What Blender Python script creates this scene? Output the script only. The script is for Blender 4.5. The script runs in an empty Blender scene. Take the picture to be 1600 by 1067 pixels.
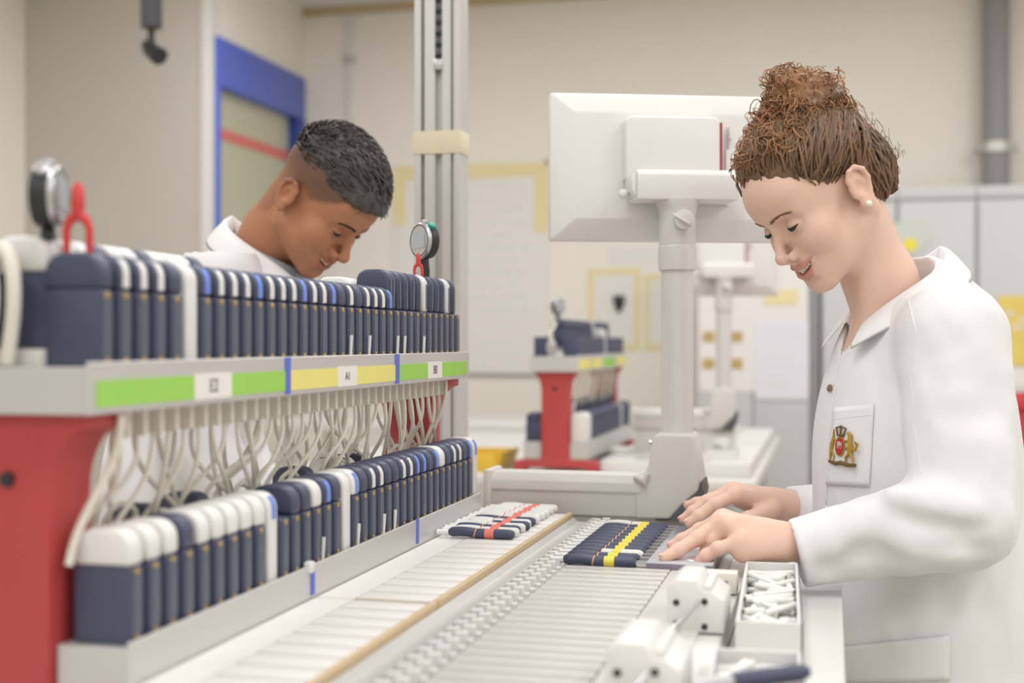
import bpy, bmesh, math, random
import numpy as np
from mathutils import Vector, Matrix
from mathutils.bvhtree import BVHTree

# ------------------------------------------------------------------ camera, world, lamps, exposure
scene = bpy.context.scene
COL = scene.collection
H = 1.35                                   # eye height of the camera, metres
TH = math.atan(0.25)                       # the rails run 14 degrees to the right of the view axis
CT, ST = math.cos(TH), math.sin(TH)
FPX = 2000.0
cam_data = bpy.data.cameras.new('camera')
cam = bpy.data.objects.new('camera', cam_data)
COL.objects.link(cam)
cam.location = (0, 0, H)
cam.rotation_euler = (math.pi / 2, 0, TH)
cam_data.sensor_width = 36.0
cam_data.lens = 36.0 * FPX / 1600.0
cam_data.clip_start = 0.05
cam_data.dof.use_dof = True
cam_data.dof.focus_distance = 1.72
cam_data.dof.aperture_fstop = 3.0
scene.camera = cam

world = bpy.data.worlds.new('world')
scene.world = world
world.use_nodes = True
world.node_tree.nodes['Background'].inputs[0].default_value = (0.95, 0.97, 1.0, 1)
world.node_tree.nodes['Background'].inputs[1].default_value = 0.0

CEIL = H + 2.076
LAMPS = [(x, y) for x in (-2.35, -0.35, 1.65, 3.5) for y in (-1.6, 0.7, 3.0, 5.3)]
LAMP_W, LAMP_L, LAMP_POWER = 0.62, 1.25, 14.5
for (lx, ly) in LAMPS:
    ld = bpy.data.lights.new('ceiling_lamp_offscreen', 'AREA')
    ld.shape = 'RECTANGLE'
    ld.size, ld.size_y = LAMP_W - 0.06, LAMP_L - 0.06
    ld.energy = LAMP_POWER
    ld.color = (0.955, 0.972, 1.0)
    lo = bpy.data.objects.new('ceiling_lamp_offscreen', ld)
    lo.location = (lx, ly, CEIL - 0.062)
    COL.objects.link(lo)

vs = scene.view_settings
vs.view_transform = 'Standard'
vs.look = 'None'
vs.exposure = 0.5
vs.gamma = 1.0
vs.use_curve_mapping = False
try:
    scene.cycles.use_denoising = True
    scene.cycles.max_bounces = 8
    scene.cycles.sample_clamp_indirect = 6.0
except Exception:
    pass
random.seed(7)


# ------------------------------------------------------------------ helpers
def W(px, py, d):
    """world point that stands d metres in front of the camera at a place of the 1600x1067 photograph"""
    lat = (px - 800.0) / FPX * d
    return Vector((lat * CT - d * ST, lat * ST + d * CT, H + (533.5 - py) / FPX * d))


def Yat(px, X):
    r = (px - 800.0) / FPX
    return -X * (CT + r * ST) / (ST - r * CT)


def mat(name, col, rough=0.5, metal=0.0, var=0.06, scale=40.0, bump=0.0, bscale=300.0, spec=0.5,
        emit=None, sss=0.0, trans=0.0, stretch=(1, 1, 1), attr=None, sheen=0.0, alpha=1.0, bdist=0.001):
    m = bpy.data.materials.new(name)
    m.use_nodes = True
    nt = m.node_tree
    b = nt.nodes['Principled BSDF']
    b.inputs['Roughness'].default_value = rough
    b.inputs['Metallic'].default_value = metal
    b.inputs['Specular IOR Level'].default_value = spec
    tc = nt.nodes.new('ShaderNodeTexCoord')
    mp = nt.nodes.new('ShaderNodeMapping')
    mp.inputs['Scale'].default_value = stretch
    nt.links.new(tc.outputs['Object'], mp.inputs['Vector'])
    nz = nt.nodes.new('ShaderNodeTexNoise')
    nz.inputs['Scale'].default_value = scale
    nz.inputs['Detail'].default_value = 3
    nt.links.new(mp.outputs['Vector'], nz.inputs['Vector'])
    mx = nt.nodes.new('ShaderNodeMix')
    mx.data_type = 'RGBA'
    lo = tuple(max(0, c * (1 - var)) for c in col[:3]) + (1,)
    hi = tuple(min(1, c * (1 + var)) for c in col[:3]) + (1,)
    mx.inputs[6].default_value = lo
    mx.inputs[7].default_value = hi
    nt.links.new(nz.outputs['Fac'], mx.inputs[0])
    out = mx.outputs[2]
    if attr:
        at = nt.nodes.new('ShaderNodeAttribute')
        at.attribute_name = attr
        m2 = nt.nodes.new('ShaderNodeMix')
        m2.data_type = 'RGBA'
        m2.blend_type = 'MULTIPLY'
        m2.inputs[0].default_value = 1.0
        nt.links.new(out, m2.inputs[6])
        nt.links.new(at.outputs['Color'], m2.inputs[7])
        out = m2.outputs[2]
    nt.links.new(out, b.inputs['Base Color'])
    if bump > 0:
        n2 = nt.nodes.new('ShaderNodeTexNoise')
        n2.inputs['Scale'].default_value = bscale
        n2.inputs['Detail'].default_value = 4
        nt.links.new(mp.outputs['Vector'], n2.inputs['Vector'])
        bp = nt.nodes.new('ShaderNodeBump')
        bp.inputs['Strength'].default_value = bump
        bp.inputs['Distance'].default_value = bdist
        nt.links.new(n2.outputs['Fac'], bp.inputs['Height'])
        nt.links.new(bp.outputs['Normal'], b.inputs['Normal'])
    if emit:
        b.inputs['Emission Color'].default_value = tuple(emit[:3]) + (1,)
        b.inputs['Emission Strength'].default_value = emit[3]
    if sss > 0:
        b.inputs['Subsurface Weight'].default_value = sss
        b.inputs['Subsurface Radius'].default_value = (0.9, 0.35, 0.2)
        b.inputs['Subsurface Scale'].default_value = 0.008
    if trans > 0:
        b.inputs['Transmission Weight'].default_value = trans
    if sheen > 0:
        b.inputs['Sheen Weight'].default_value = sheen
    if alpha < 1:
        b.inputs['Alpha'].default_value = alpha
    return m


def hexc(r, g, b):
    def f(c):
        c /= 255.0
        return c / 12.92 if c <= 0.04045 else ((c + 0.055) / 1.055) ** 2.4
    return (f(r), f(g), f(b))


class MB:
    """collects shapes, then becomes one mesh"""
    def __init__(self):
        self.v = []
        self.f = []

    def add(self, vs, fs):
        n = len(self.v)
        self.v += [tuple(p) for p in vs]
        self.f += [tuple(i + n for i in q) for q in fs]
        return self

    def box(self, x0, x1, y0, y1, z0, z1):
        return self.add([(x0, y0, z0), (x1, y0, z0), (x1, y1, z0), (x0, y1, z0),
                         (x0, y0, z1), (x1, y0, z1), (x1, y1, z1), (x0, y1, z1)],
                        [(0, 3, 2, 1), (4, 5, 6, 7), (0, 1, 5, 4), (1, 2, 6, 5), (2, 3, 7, 6), (3, 0, 4, 7)])

    def prism(self, poly, axis, a, b):
        """poly: list of 2D points, extruded along axis from a to b; for 'y' the points are (x,z), for 'x' (y,z), for 'z' (x,y)"""
        n = len(poly)

        def P(p, t):
            if axis == 'y':
                return (p[0], t, p[1])
            if axis == 'x':
                return (t, p[0], p[1])
            return (p[0], p[1], t)
        vs = [P(p, a) for p in poly] + [P(p, b) for p in poly]
        fs = [tuple(range(n)), tuple(range(2 * n - 1, n - 1, -1))]
        for i in range(n):
            j = (i + 1) % n
            fs.append((i, i + n, j + n, j))
        return self.add(vs, fs)

    def tube(self, pts, rad, n=8, caps=True):
        pts = [Vector(p) for p in pts]
        if not hasattr(rad, '__len__'):
            rad = [rad] * len(pts)
        vs = []
        up = None
        for i, p in enumerate(pts):
            t = (pts[min(i + 1, len(pts) - 1)] - pts[max(i - 1, 0)])
            if t.length < 1e-9:
                t = Vector((0, 0, 1))
            t.normalize()
            if up is None:
                up = Vector((0, 0, 1)) if abs(t.z) < 0.9 else Vector((1, 0, 0))
            a = up - t * up.dot(t)
            if a.length < 1e-6:
                a = t.orthogonal()
            a.normalize()
            b = t.cross(a)
            up = a
            for k in range(n):
                an = 2 * math.pi * k / n
                vs.append(p + (a * math.cos(an) + b * math.sin(an)) * rad[i])
        fs = []
        for i in range(len(pts) - 1):
            for k in range(n):
                k2 = (k + 1) % n
                fs.append((i * n + k, i * n + k2, (i + 1) * n + k2, (i + 1) * n + k))
        if caps:
            fs.append(tuple(range(n - 1, -1, -1)))
            m = (len(pts) - 1) * n
            fs.append(tuple(range(m, m + n)))
        return self.add(vs, fs)

    def cyl(self, p, q, r, r2=None, n=20):
        return self.tube([p, q], [r, r if r2 is None else r2], n)

    def lathe(self, prof, c=(0, 0, 0), n=24, M=None):
        """prof: (r, h) pairs turned about the local z axis"""
        vs = []
        for r, h in prof:
            for k in range(n):
                a = 2 * math.pi * k / n
                vs.append(Vector((r * math.cos(a), r * math.sin(a), h)))
        if M is not None:
            vs = [M @ v for v in vs]
        vs = [v + Vector(c) for v in vs]
        fs = []
        for i in range(len(prof) - 1):
            for k in range(n):
                k2 = (k + 1) % n
                fs.append((i * n + k, i * n + k2, (i + 1) * n + k2, (i + 1) * n + k))
        fs.append(tuple(range(n - 1, -1, -1)))
        m = (len(prof) - 1) * n
        fs.append(tuple(range(m, m + n)))
        return self.add(vs, fs)

    def ball(self, c, r, n=12, M=None):
        rr = r if hasattr(r, '__len__') else (r, r, r)
        prof = []
        vs = []
        for i in range(1, n):
            a = math.pi * i / n
            for k in range(n * 2):
                b = math.pi * k / n
                p = Vector((rr[0] * math.sin(a) * math.cos(b), rr[1] * math.sin(a) * math.sin(b), -rr[2] * math.cos(a)))
                vs.append(p)
        vs.append(Vector((0, 0, -rr[2])))
        vs.append(Vector((0, 0, rr[2])))
        if M is not None:
            vs = [M @ v for v in vs]
        vs = [v + Vector(c) for v in vs]
        m = n * 2
        fs = []
        for i in range(n - 2):
            for k in range(m):
                k2 = (k + 1) % m
                fs.append((i * m + k, i * m + k2, (i + 1) * m + k2, (i + 1) * m + k))
        for k in range(m):
            fs.append((len(vs) - 2, (k + 1) % m, k))
            fs.append((len(vs) - 1, (n - 2) * m + k, (n - 2) * m + (k + 1) % m))
        return self.add(vs, fs)

    def move(self, d):
        d = Vector(d)
        self.v = [tuple(Vector(p) + d) for p in self.v]
        return self

    def xform(self, M):
        self.v = [tuple(M @ Vector(p)) for p in self.v]
        return self

    def mesh(self, name, bevel=0.0, seg=2, smooth=True, ang=35, off=None):
        me = bpy.data.meshes.new(name)
        vs = self.v if off is None else [(p[0] - off[0], p[1] - off[1], p[2] - off[2]) for p in self.v]
        me.from_pydata(vs, [], self.f)
        bm = bmesh.new()
        bm.from_mesh(me)
        bmesh.ops.recalc_face_normals(bm, faces=bm.faces)
        if bevel > 0:
            ed = [e for e in bm.edges if len(e.link_faces) == 2 and e.calc_face_angle(0) > math.radians(30)]
            bmesh.ops.bevel(bm, geom=ed, offset=bevel, segments=seg, affect='EDGES', profile=0.5, clamp_overlap=True)
        bm.to_mesh(me)
        bm.free()
        if smooth:
            me.shade_smooth()
            me.set_sharp_from_angle(angle=math.radians(ang))
        return me


def wloc(o):
    p = Vector((0, 0, 0))
    while o is not None:
        p += o.location
        o = o.parent
    return p


def obj(name, me, m, parent=None, loc=(0, 0, 0), rot=(0, 0, 0)):
    o = bpy.data.objects.new(name, me)
    COL.objects.link(o)
    if len(me.materials) == 0 and m is not None:
        me.materials.append(m)
    if parent is not None:
        o.parent = parent
    o.location = loc
    o.rotation_euler = rot
    return o


def wobj(name, mb, m, parent=None, bevel=0.0, seg=2, smooth=True, ang=35):
    """mesh built in world coordinates, hung under a parent that is only moved"""
    off = wloc(parent) if parent is not None else None
    return obj(name, mb.mesh(name, bevel, seg, smooth, ang, off), m, parent)


def tag(o, label, cat, group=None):
    o['label'] = label
    o['category'] = cat
    if group:
        o['group'] = group
    return o


def thing(name, label, cat, loc=(0, 0, 0), group=None, rotz=0.0):
    o = bpy.data.objects.new(name, None)
    o.empty_display_size = 0.05
    COL.objects.link(o)
    o.location = loc
    o.rotation_euler = (0, 0, rotz)
    return tag(o, label, cat, group)


def struct(name, mb, m, bevel=0.0, parent=None):
    o = wobj(name, mb, m, parent, bevel)
    if parent is None:
        o['kind'] = 'structure'
    return o


def copy_tree(o, parent=None):
    c = o.copy()
    COL.objects.link(c)
    c.parent = parent
    for ch in list(o.children):
        copy_tree(ch, c)
    return c


def rrect(w, h, r, n=5, x0=0.0, z0=0.0, corners='tb'):
    """rounded rectangle, centred on x0, from z0 upwards"""
    pts = []
    def arc(cx, cz, a0):
        for i in range(n + 1):
            a = a0 + (math.pi / 2) * i / n
            pts.append((cx + r * math.cos(a), cz + r * math.sin(a)))
    if 'b' in corners:
        arc(x0 - w / 2 + r, z0 + r, math.pi)
        arc(x0 + w / 2 - r, z0 + r, 1.5 * math.pi)
    else:
        pts += [(x0 - w / 2, z0), (x0 + w / 2, z0)]
    if 't' in corners:
        arc(x0 + w / 2 - r, z0 + h - r, 0)
        arc(x0 - w / 2 + r, z0 + h - r, math.pi / 2)
    else:
        pts += [(x0 + w / 2, z0 + h), (x0 - w / 2, z0 + h)]
    return pts


# ------------------------------------------------------------------ materials
M = {}
M['cream'] = mat('cream_wall_paint', hexc(243, 237, 226), 0.85, var=0.03, scale=2.0, bump=0.05, bscale=80)
M['greywall'] = mat('grey_partition_paint', hexc(206, 200, 191), 0.8, var=0.03, scale=1.5)
M['ceil'] = mat('ceiling_tile', hexc(236, 232, 224), 0.9, var=0.03, scale=20)
M['floor'] = mat('floor_vinyl', hexc(190, 186, 178), 0.45, var=0.08, scale=6)
M['trimwhite'] = mat('white_trim', hexc(232, 228, 222), 0.6, var=0.02)
M['blue'] = mat('blue_frame_paint', hexc(92, 110, 200), 0.4, var=0.05, scale=3)
M['darkblue'] = mat('dark_blue_post_paint', hexc(45, 64, 150), 0.4, var=0.05, scale=3)
M['pane'] = mat('greenish_frosted_glass', hexc(196, 194, 168), 0.25, var=0.06, scale=1.2)
M['redtape'] = mat('red_tape', hexc(222, 120, 112), 0.5)
M['white'] = mat('white_plastic', hexc(229, 227, 224), 0.38, var=0.02)
M['offwhite'] = mat('off_white_enamel', hexc(222, 220, 216), 0.42, var=0.03, scale=8)
M['lightgrey'] = mat('light_grey_plastic', hexc(214, 211, 205), 0.4, var=0.03, scale=10)
M['navy'] = mat('navy_soft_plastic', hexc(70, 74, 98), 0.42, var=0.08, scale=60, bump=0.05, bscale=900)
M['slate'] = mat('slate_side_strip', hexc(88, 96, 110), 0.4, var=0.08, scale=60)
M['gold'] = mat('gold_contact', hexc(190, 160, 92), 0.4, metal=0.35)
M['bluetag'] = mat('blue_sticker', hexc(112, 142, 222), 0.5)
M['alu'] = mat('brushed_aluminium', hexc(208, 207, 205), 0.42, metal=0.45, var=0.05, scale=30, stretch=(30, 1, 30))
M['steel'] = mat('satin_steel', hexc(196, 196, 198), 0.3, metal=0.75, var=0.05)
M['red'] = mat('red_powder_coat', hexc(184, 68, 68), 0.5, var=0.08, scale=14, bump=0.04)
M['black'] = mat('black_plastic', hexc(42, 44, 48), 0.45, var=0.1)
M['darkgrey'] = mat('dark_grey_rubber', hexc(84, 84, 88), 0.5, var=0.08)
M['green'] = mat('green_label_tape', hexc(158, 212, 92), 0.6, var=0.03)
M['yellow'] = mat('yellow_label_tape', hexc(236, 226, 130), 0.6, var=0.03)
M['penyellow'] = mat('yellow_pen_band', hexc(240, 222, 84), 0.5, var=0.04)
M['bluetape'] = mat('blue_tape', hexc(96, 112, 208), 0.6)
M['paper'] = mat('white_paper', hexc(236, 232, 226), 0.85, var=0.02, scale=12)
M['ink'] = mat('dark_ink', hexc(74, 74, 82), 0.8)
M['paleink'] = mat('pale_marker_ink', hexc(226, 224, 224), 0.9)
M['cable'] = mat('white_cable_sheath', hexc(228, 223, 210), 0.45, var=0.04)
M['wood'] = mat('birch_ply_edge', hexc(206, 182, 146), 0.7, var=0.18, scale=30, stretch=(40, 2, 60))
M['slat'] = mat('white_laminate_slat', hexc(228, 224, 219), 0.45, var=0.03, scale=20)
M['slatpink'] = mat('pinkish_laminate_slat', hexc(226, 206, 200), 0.5, var=0.05, scale=20)
M['penred'] = mat('coral_pen_band', hexc(232, 128, 112), 0.5)
M['copper'] = mat('copper_ring', hexc(214, 160, 120), 0.35, metal=0.4)
M['rod'] = mat('pale_aluminium_rod', hexc(200, 196, 191), 0.38, metal=0.2, var=0.05)
M['glassplate'] = mat('grey_glass_plate', hexc(196, 194, 200), 0.12, var=0.04, scale=8)
M['plateedge'] = mat('violet_grey_plate_edge', hexc(132, 122, 138), 0.35)
M['screen'] = mat('dark_screen', hexc(30, 34, 42), 0.15)
M['locker'] = mat('grey_locker_enamel', hexc(204, 203, 202), 0.5, var=0.02, scale=3)
M['lockergap'] = mat('dark_locker_gap', hexc(140, 140, 140), 0.7)
M['pipe'] = mat('grey_pipe_paint', hexc(146, 145, 146), 0.5, var=0.05)
M['clamp'] = mat('zinc_pipe_clamp', hexc(200, 200, 192), 0.35, metal=0.6)
M['masking'] = mat('cream_masking_tape', hexc(226, 214, 186), 0.75)
M['mustard'] = mat('mustard_tape', hexc(238, 222, 172), 0.8)
M['yellowbin'] = mat('yellow_bin_plastic', hexc(226, 186, 64), 0.45, var=0.15, scale=14)
M['brownbox'] = mat('brown_cardboard', hexc(196, 166, 112), 0.85, var=0.1)
M['teal'] = mat('teal_button', hexc(34, 146, 120), 0.45)
M['lcd'] = mat('pale_lcd', hexc(176, 182, 186), 0.25)
M['cigpaper'] = mat('white_cigarette_paper', hexc(232, 230, 226), 0.75, var=0.02)
M['cigend'] = mat('hollow_end_shade', hexc(124, 96, 66), 0.9)  # brown paints the shade inside the hollow stick ends
M['posteryellow'] = mat('yellow_poster', hexc(230, 204, 112), 0.8, var=0.12, scale=9)
M['redcrate'] = mat('red_crate_plastic', hexc(206, 62, 66), 0.45, var=0.05)
M['pane2'] = mat('grey_green_badge', hexc(206, 210, 202), 0.3)
M['slatlilac'] = mat('cool_white_paper', hexc(232, 230, 238), 0.85, var=0.02)
M['diffuser'] = mat('lamp_diffuser', (0.95, 0.95, 0.93), 0.5)

# ------------------------------------------------------------------ the room
XL, XP, YP, YB, XR, YF = -3.2, -4.3, 6.17, 7.45, 5.2, -3.4
struct('floor', MB().box(XP - .2, XR + .2, YF - .2, YB + .2, -0.1, 0), M['floor'])
struct('ceiling', MB().box(XP - .2, XR + .2, YF - .2, YB + .2, CEIL, CEIL + 0.1), M['ceil'])
struct('wall_back', MB().box(XL - .15, XR + .15, YB, YB + .15, 0, CEIL), M['cream'])
struct('wall_right', MB().box(XR, XR + .15, YF, YB, 0, CEIL), M['cream'])
struct('wall_left', MB().box(XP - .15, XP, YF, YP + .15, 0, CEIL), M['cream'])
struct('wall_front', MB().box(XP - .15, XR + .15, YF - .15, YF, 0, CEIL), M['cream'])
struct('wall_partition', MB().box(XP, XL - .04, YP, YP + .12, 0, CEIL), M['greywall'])
struct('trim_1', MB().box(XL - .04, XL + .004, YP - .01, YP + .12, 0, CEIL), M['trimwhite'], 0.004)
# wall beside the partition, with the blue framed window in it
WY0, WY1, WZ0, WZ1 = 6.24, 7.40, H + 0.30, H + 1.63
wr = MB()
wr.box(XL - .15, XL, YP + .12, WY0, 0, CEIL)
wr.box(XL - .15, XL, WY1, YB, 0, CEIL)
wr.box(XL - .15, XL, WY0, WY1, 0, WZ0)
wr.box(XL - .15, XL, WY0, WY1, WZ1, CEIL)
struct('wall_recess', wr, M['cream'])
win = thing('window_1', 'blue framed window with a red stripe across greenish frosted glass', 'window', (XL, 6.85, WZ0))
win['kind'] = 'structure'
wobj('top_rail', MB().box(XL - .06, XL + .03, WY0, WY1, H + 1.37, WZ1), M['blue'], win, 0.004)
wobj('bottom_rail', MB().box(XL - .06, XL + .03, WY0, WY1, WZ0, WZ0 + .09), M['blue'], win, 0.004)
wobj('side_post', MB().box(XL - .06, XL + .035, WY1 - .13, WY1, WZ0 + .09, H + 1.37), M['darkblue'], win, 0.004)
wobj('side_post', MB().box(XL - .06, XL + .035, WY0, WY0 + .016, WZ0 + .09, H + 1.37), M['blue'], win, 0.004)
wobj('pane', MB().box(XL - .04, XL - .028, WY0 + .016, WY1 - .13, WZ0 + .09, H + 1.37), M['pane'], win)
wobj('warning_stripe', MB().box(XL - .028, XL - .024, WY0 + .016, WY1 - .13, H + 1.10, H + 1.16), M['redtape'], win)
# a low cable duct where the walls meet the ceiling
struct('trim_2', MB().box(XL, XR, YB - .03, YB, CEIL - .05, CEIL), M['wood'], 0.004)

for i, (lx, ly) in enumerate(LAMPS):
    t = thing('ceiling_light', 'white framed rectangular light panel set under the ceiling', 'ceiling light', (lx, ly, CEIL), 'ceiling light panels')
    if i == 0:
        fr = MB()
        a, b = LAMP_W / 2, LAMP_L / 2
        for (x0, x1, y0, y1) in ((-a, a, -b, -b + .03), (-a, a, b - .03, b), (-a, -a + .03, -b + .03, b - .03), (a - .03, a, -b + .03, b - .03)):
            fr.box(x0, x1, y0, y1, -0.06, 0)
        fr_me = fr.mesh('frame')
        df_me = MB().box(-a + .03, a - .03, -b + .03, b - .03, -0.03, -0.02).mesh('diffuser')
    obj('frame', fr_me, M['trimwhite'], t)
    obj('diffuser', df_me, M['diffuser'], t)
# ------------------------------------------------------------------ charger cases
CW, CD, CHB, CHC = 0.050, 0.0208, 0.062, 0.029      # width, thickness, body height, cap height


def make_case_meshes():
    d = {}
    d['body'] = MB().prism(rrect(CW, CHB - .0006, .003, 3), 'y', -CD / 2, CD / 2).mesh('case_body', 0.0022, 2)
    d['cap'] = MB().prism(rrect(CW, CHC, .0165, 6, 0, CHB, 't'), 'y', -CD / 2, CD / 2).mesh('case_cap', 0.0035, 3)
    d['tall'] = MB().prism(rrect(CW, CHB + CHC, .0165, 6, 0, 0, 't'), 'y', -CD / 2, CD / 2).mesh('case_tall', 0.0035, 3)
    d['strip'] = MB().box(CW / 2 - .0006, CW / 2 + .0005, -.0056, .0056, .008, CHB - .008).mesh('case_strip')
    # sticker that runs up the side of the cap and over its shoulder
    tb = MB()
    r = .0165
    path = [(CW / 2, CHB + .002), (CW / 2, CHB + CHC - r)]
    for i in range(1, 5):
        a = math.radians(12 * i)
        path.append((CW / 2 - r + r * math.cos(a), CHB + CHC - r + r * math.sin(a)))
    outer = [(x + .0006, z + .0004) for x, z in path]
    tb.prism(outer + [(x - .0006, z - .0006) for x, z in path[::-1]], 'y', -.0046, .0046)
    d['tab'] = tb.mesh('case_tab')
    d['dot'] = MB().box(CW / 2 - .0006, CW / 2 + .0010, -.003, .003, -.0025, .0025).mesh('case_dot', 0.0008, 1)
    d['stick'] = MB().tube([(0, 0, 0), (0.001, 0.001, .028)], [.0016, .0022], 6).mesh('paper_spill')
    return d


CM = make_case_meshes()
ORD = ['', 'second ', 'third ', 'fourth ', 'fifth ', 'sixth ', 'seventh ', 'eighth ', 'ninth ', 'tenth ', 'eleventh ', 'twelfth ', 'thirteenth ', 'fourteenth ',
       'fifteenth ', 'sixteenth ', 'seventeenth ', 'eighteenth ', 'nineteenth ', 'twentieth ']


def nth(i, n, a, b):
    """place in a row of n, counted from whichever end is nearer: a (start) or b (end)"""
    k, e = (i, a) if i < n / 2 else (n - 1 - i, b)
    return (ORD[k] or 'first ') + 'from ' + e


CASE_LOOK = {
    'N': 'all navy case',
    'n': 'navy case with white sticker',
    'b': 'navy case with blue sticker',
    'W': 'navy case with white cap',
    'V': 'navy case, blue-stickered white cap',
    'F': 'all white case',
    'G': 'white case with blue sticker',
    'S': 'short capless navy case',
}


def case(kind, loc, where, group, tilt=0.0, plain=False):
    t = thing('charger_case', CASE_LOOK[kind] + ' ' + where, 'case', loc, group)
    if tilt:
        t.rotation_euler = (tilt, 0, 0)
    cap = t
    if kind in 'FG':
        cap = obj('body', TALLW, None, t)
    else:
        obj('body', BODYN, None, t)
        if kind != 'S':
            cap = obj('cap', CAPW if kind in 'WV' else CAPN, None, t)
        if not plain:
            obj('side_strip', STRIP, None, t)
            obj('contact', DOT, None, t, (0, 0, CHB - .005))
            obj('contact', DOT, None, t, (0, 0, .0045))
    if kind in 'n':
        obj('sticker', TABW, None, cap)
    if kind in 'bVG':
        obj('sticker', TABB, None, cap)
    return t


def withmat(me, m):
    c = me.copy()
    c.materials.append(m)
    return c


BODYN, CAPN, CAPW = withmat(CM['body'], M['navy']), withmat(CM['cap'], M['navy']), withmat(CM['cap'], M['white'])
TALLW, STRIP, DOT = withmat(CM['tall'], M['white']), withmat(CM['strip'], M['slate']), withmat(CM['dot'], M['gold'])
TABW, TABB = withmat(CM['tab'], M['white']), withmat(CM['tab'], M['bluetag'])


# ------------------------------------------------------------------ racks
def rack(name, label, xc, y0, y1, hw, sh_t, sh_b, le_t, le_b, base, colh=0.036, flare=0.03):
    """double sided rack: two red end frames, an aluminium shelf, two lower ledges; heights relative to the eye"""
    R = thing(name, label, 'rack', (xc, (y0 + y1) / 2, H + base))
    fw = hw - .013
    led = 0.103
    for k, (a, b) in enumerate(((y0 + .012, y0 + .072), (y1 - .072, y1 - .012))):
        prof = [(fw, sh_b)]
        prof += [(fw, sh_b - .012)]
        for i in range(1, 9):                       # concave curve to the column
            u = i / 8
            prof.append((colh + (fw - colh) * (1 - math.sin(u * math.pi / 2)), sh_b - .012 - .055 * (1 - math.cos(u * math.pi / 2))))
        prof += [(colh, base + .056), (colh + .006, base + .047), (led - .008 + flare, base + .044), (led + flare, base + .034), (led + flare, base),
                 (led + flare - .030, base), (led + flare - .042, base + .022), (.012, base + .022), (0, base + .022)]
        full = prof + [(-x, z) for x, z in prof[-2::-1]]
        wobj('end_frame', MB().prism([(xc + x, H + z) for x, z in full], 'y', a, b), M['red'], R, 0.003)
        f = a if k == 0 else b
        s = -1 if k == 0 else 1
        zb = H + sh_b - .052
        wobj('bolt', MB().cyl((xc, f - s * .004, zb), (xc, f + s * .004, zb), .006, n=14), M['black'], R)
    # shelf: tray with a lip on each side
    sp = [(-hw, sh_b), (hw, sh_b), (hw, sh_t + .004), (hw - .004, sh_t + .004), (hw - .004, sh_t), (-hw + .004, sh_t), (-hw + .004, sh_t + .004), (-hw, sh_t + .004)]
    wobj('shelf', MB().prism([(xc + x, H + z) for x, z in sp], 'y', y0, y1), M['alu'], R, 0.0008, 1)
    # raised step in the middle of the shelf
    wobj('step', MB().box(xc - .024, xc + .024, y0 + .02, y1 - .02, H + sh_t, H + sh_t + .014), M['lightgrey'], R, 0.001)
    for s in (-1, 1):
        lp = [(s * (colh + .002), le_b), (s * led, le_b), (s * led, le_t + .003), (s * (led - .0035), le_t + .003), (s * (led - .0035), le_t - .002), (s * (colh + .002), le_t - .002)]
        wobj('ledge', MB().prism([(xc + x, H + z) for x, z in lp], 'y', y0 + .02, y1 - .012), M['alu'], R, 0.0008, 1)
    return R


XC, RY0, RY1, HW = -0.633, 0.875, 1.935, 0.080
SH_T, SH_B, LE_T, LE_B, BASE = -0.020, -0.057, -0.238, -0.286, -0.36
R1 = rack('charging_rack', 'red legged charging rack with two tiers of navy cases on the white bench', XC, RY0, RY1, HW, SH_T, SH_B, LE_T, LE_B, BASE, flare=-.004)

# coloured label strips on the front of the shelf
XS = XC + HW


def strip(name, m, p0, p1, z0=-0.0305, z1=-0.0515, th=0.0008, full=False):
    ya, yb = Yat(p0, XS), Yat(p1, XS)
    return wobj(name, MB().box(XS - .0005, XS + th, ya, yb, H + z1, H + z0), m, R1)


strip('green_strip', M['green'], 150, 303)
strip('green_strip', M['green'], 361, 445)
strip('yellow_strip', M['yellow'], 453, 527)
strip('yellow_strip', M['yellow'], 557, 617)
strip('green_strip', M['green'], 623, 668)
strip('green_strip', M['green'], 690, 729)
for (a, b, txt) in ((303, 361, 'E2'), (527, 557, 'A1'), (668, 690, 'B0')):
    cardm = strip('card', M['paper'], a, b, z0=-0.029, z1=-0.0525, th=0.0009)
    cu = bpy.data.curves.new('txt', 'FONT')
    cu.body = txt
    cu.size = 0.0175 if txt != 'A1' else 0.014
    cu.align_x = 'CENTER'
    cu.align_y = 'CENTER'
    cu.extrude = 0.0002
    to = bpy.data.objects.new('txt', cu)
    COL.objects.link(to)
    dg = bpy.context.evaluated_depsgraph_get()
    tm = bpy.data.meshes.new_from_object(to.evaluated_get(dg))
    bpy.data.objects.remove(to)
    tm.materials.clear()
    tm.materials.append(M['ink'])
    ym = (Yat(a, XS) + Yat(b, XS)) / 2
    # reads along the shelf, turned a quarter like the cards in the picture
    to = obj('lettering', tm, None, cardm)
    to.location = Vector((XS + .0011, ym, H - .041)) - wloc(R1)
    to.rotation_euler = (Matrix.Rotation(math.pi / 2, 3, 'X') @ Matrix.Rotation(math.pi / 2, 3, 'Y') ).to_euler() if False else (math.pi / 2, 0, math.pi / 2)
    to.rotation_euler = (Matrix.Rotation(math.pi / 2, 3, 'X') @ Matrix(((math.cos(math.pi / 2), 0, math.sin(math.pi / 2)), (0, 1, 0), (-math.sin(math.pi / 2), 0, math.cos(math.pi / 2))))).to_euler()
strip('blue_marker', M['bluetape'], 445, 453, z0=-0.0165, z1=-0.055, th=0.0012)
strip('blue_marker', M['bluetape'], 617, 623, z0=-0.0165, z1=-0.055, th=0.0012)
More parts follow.
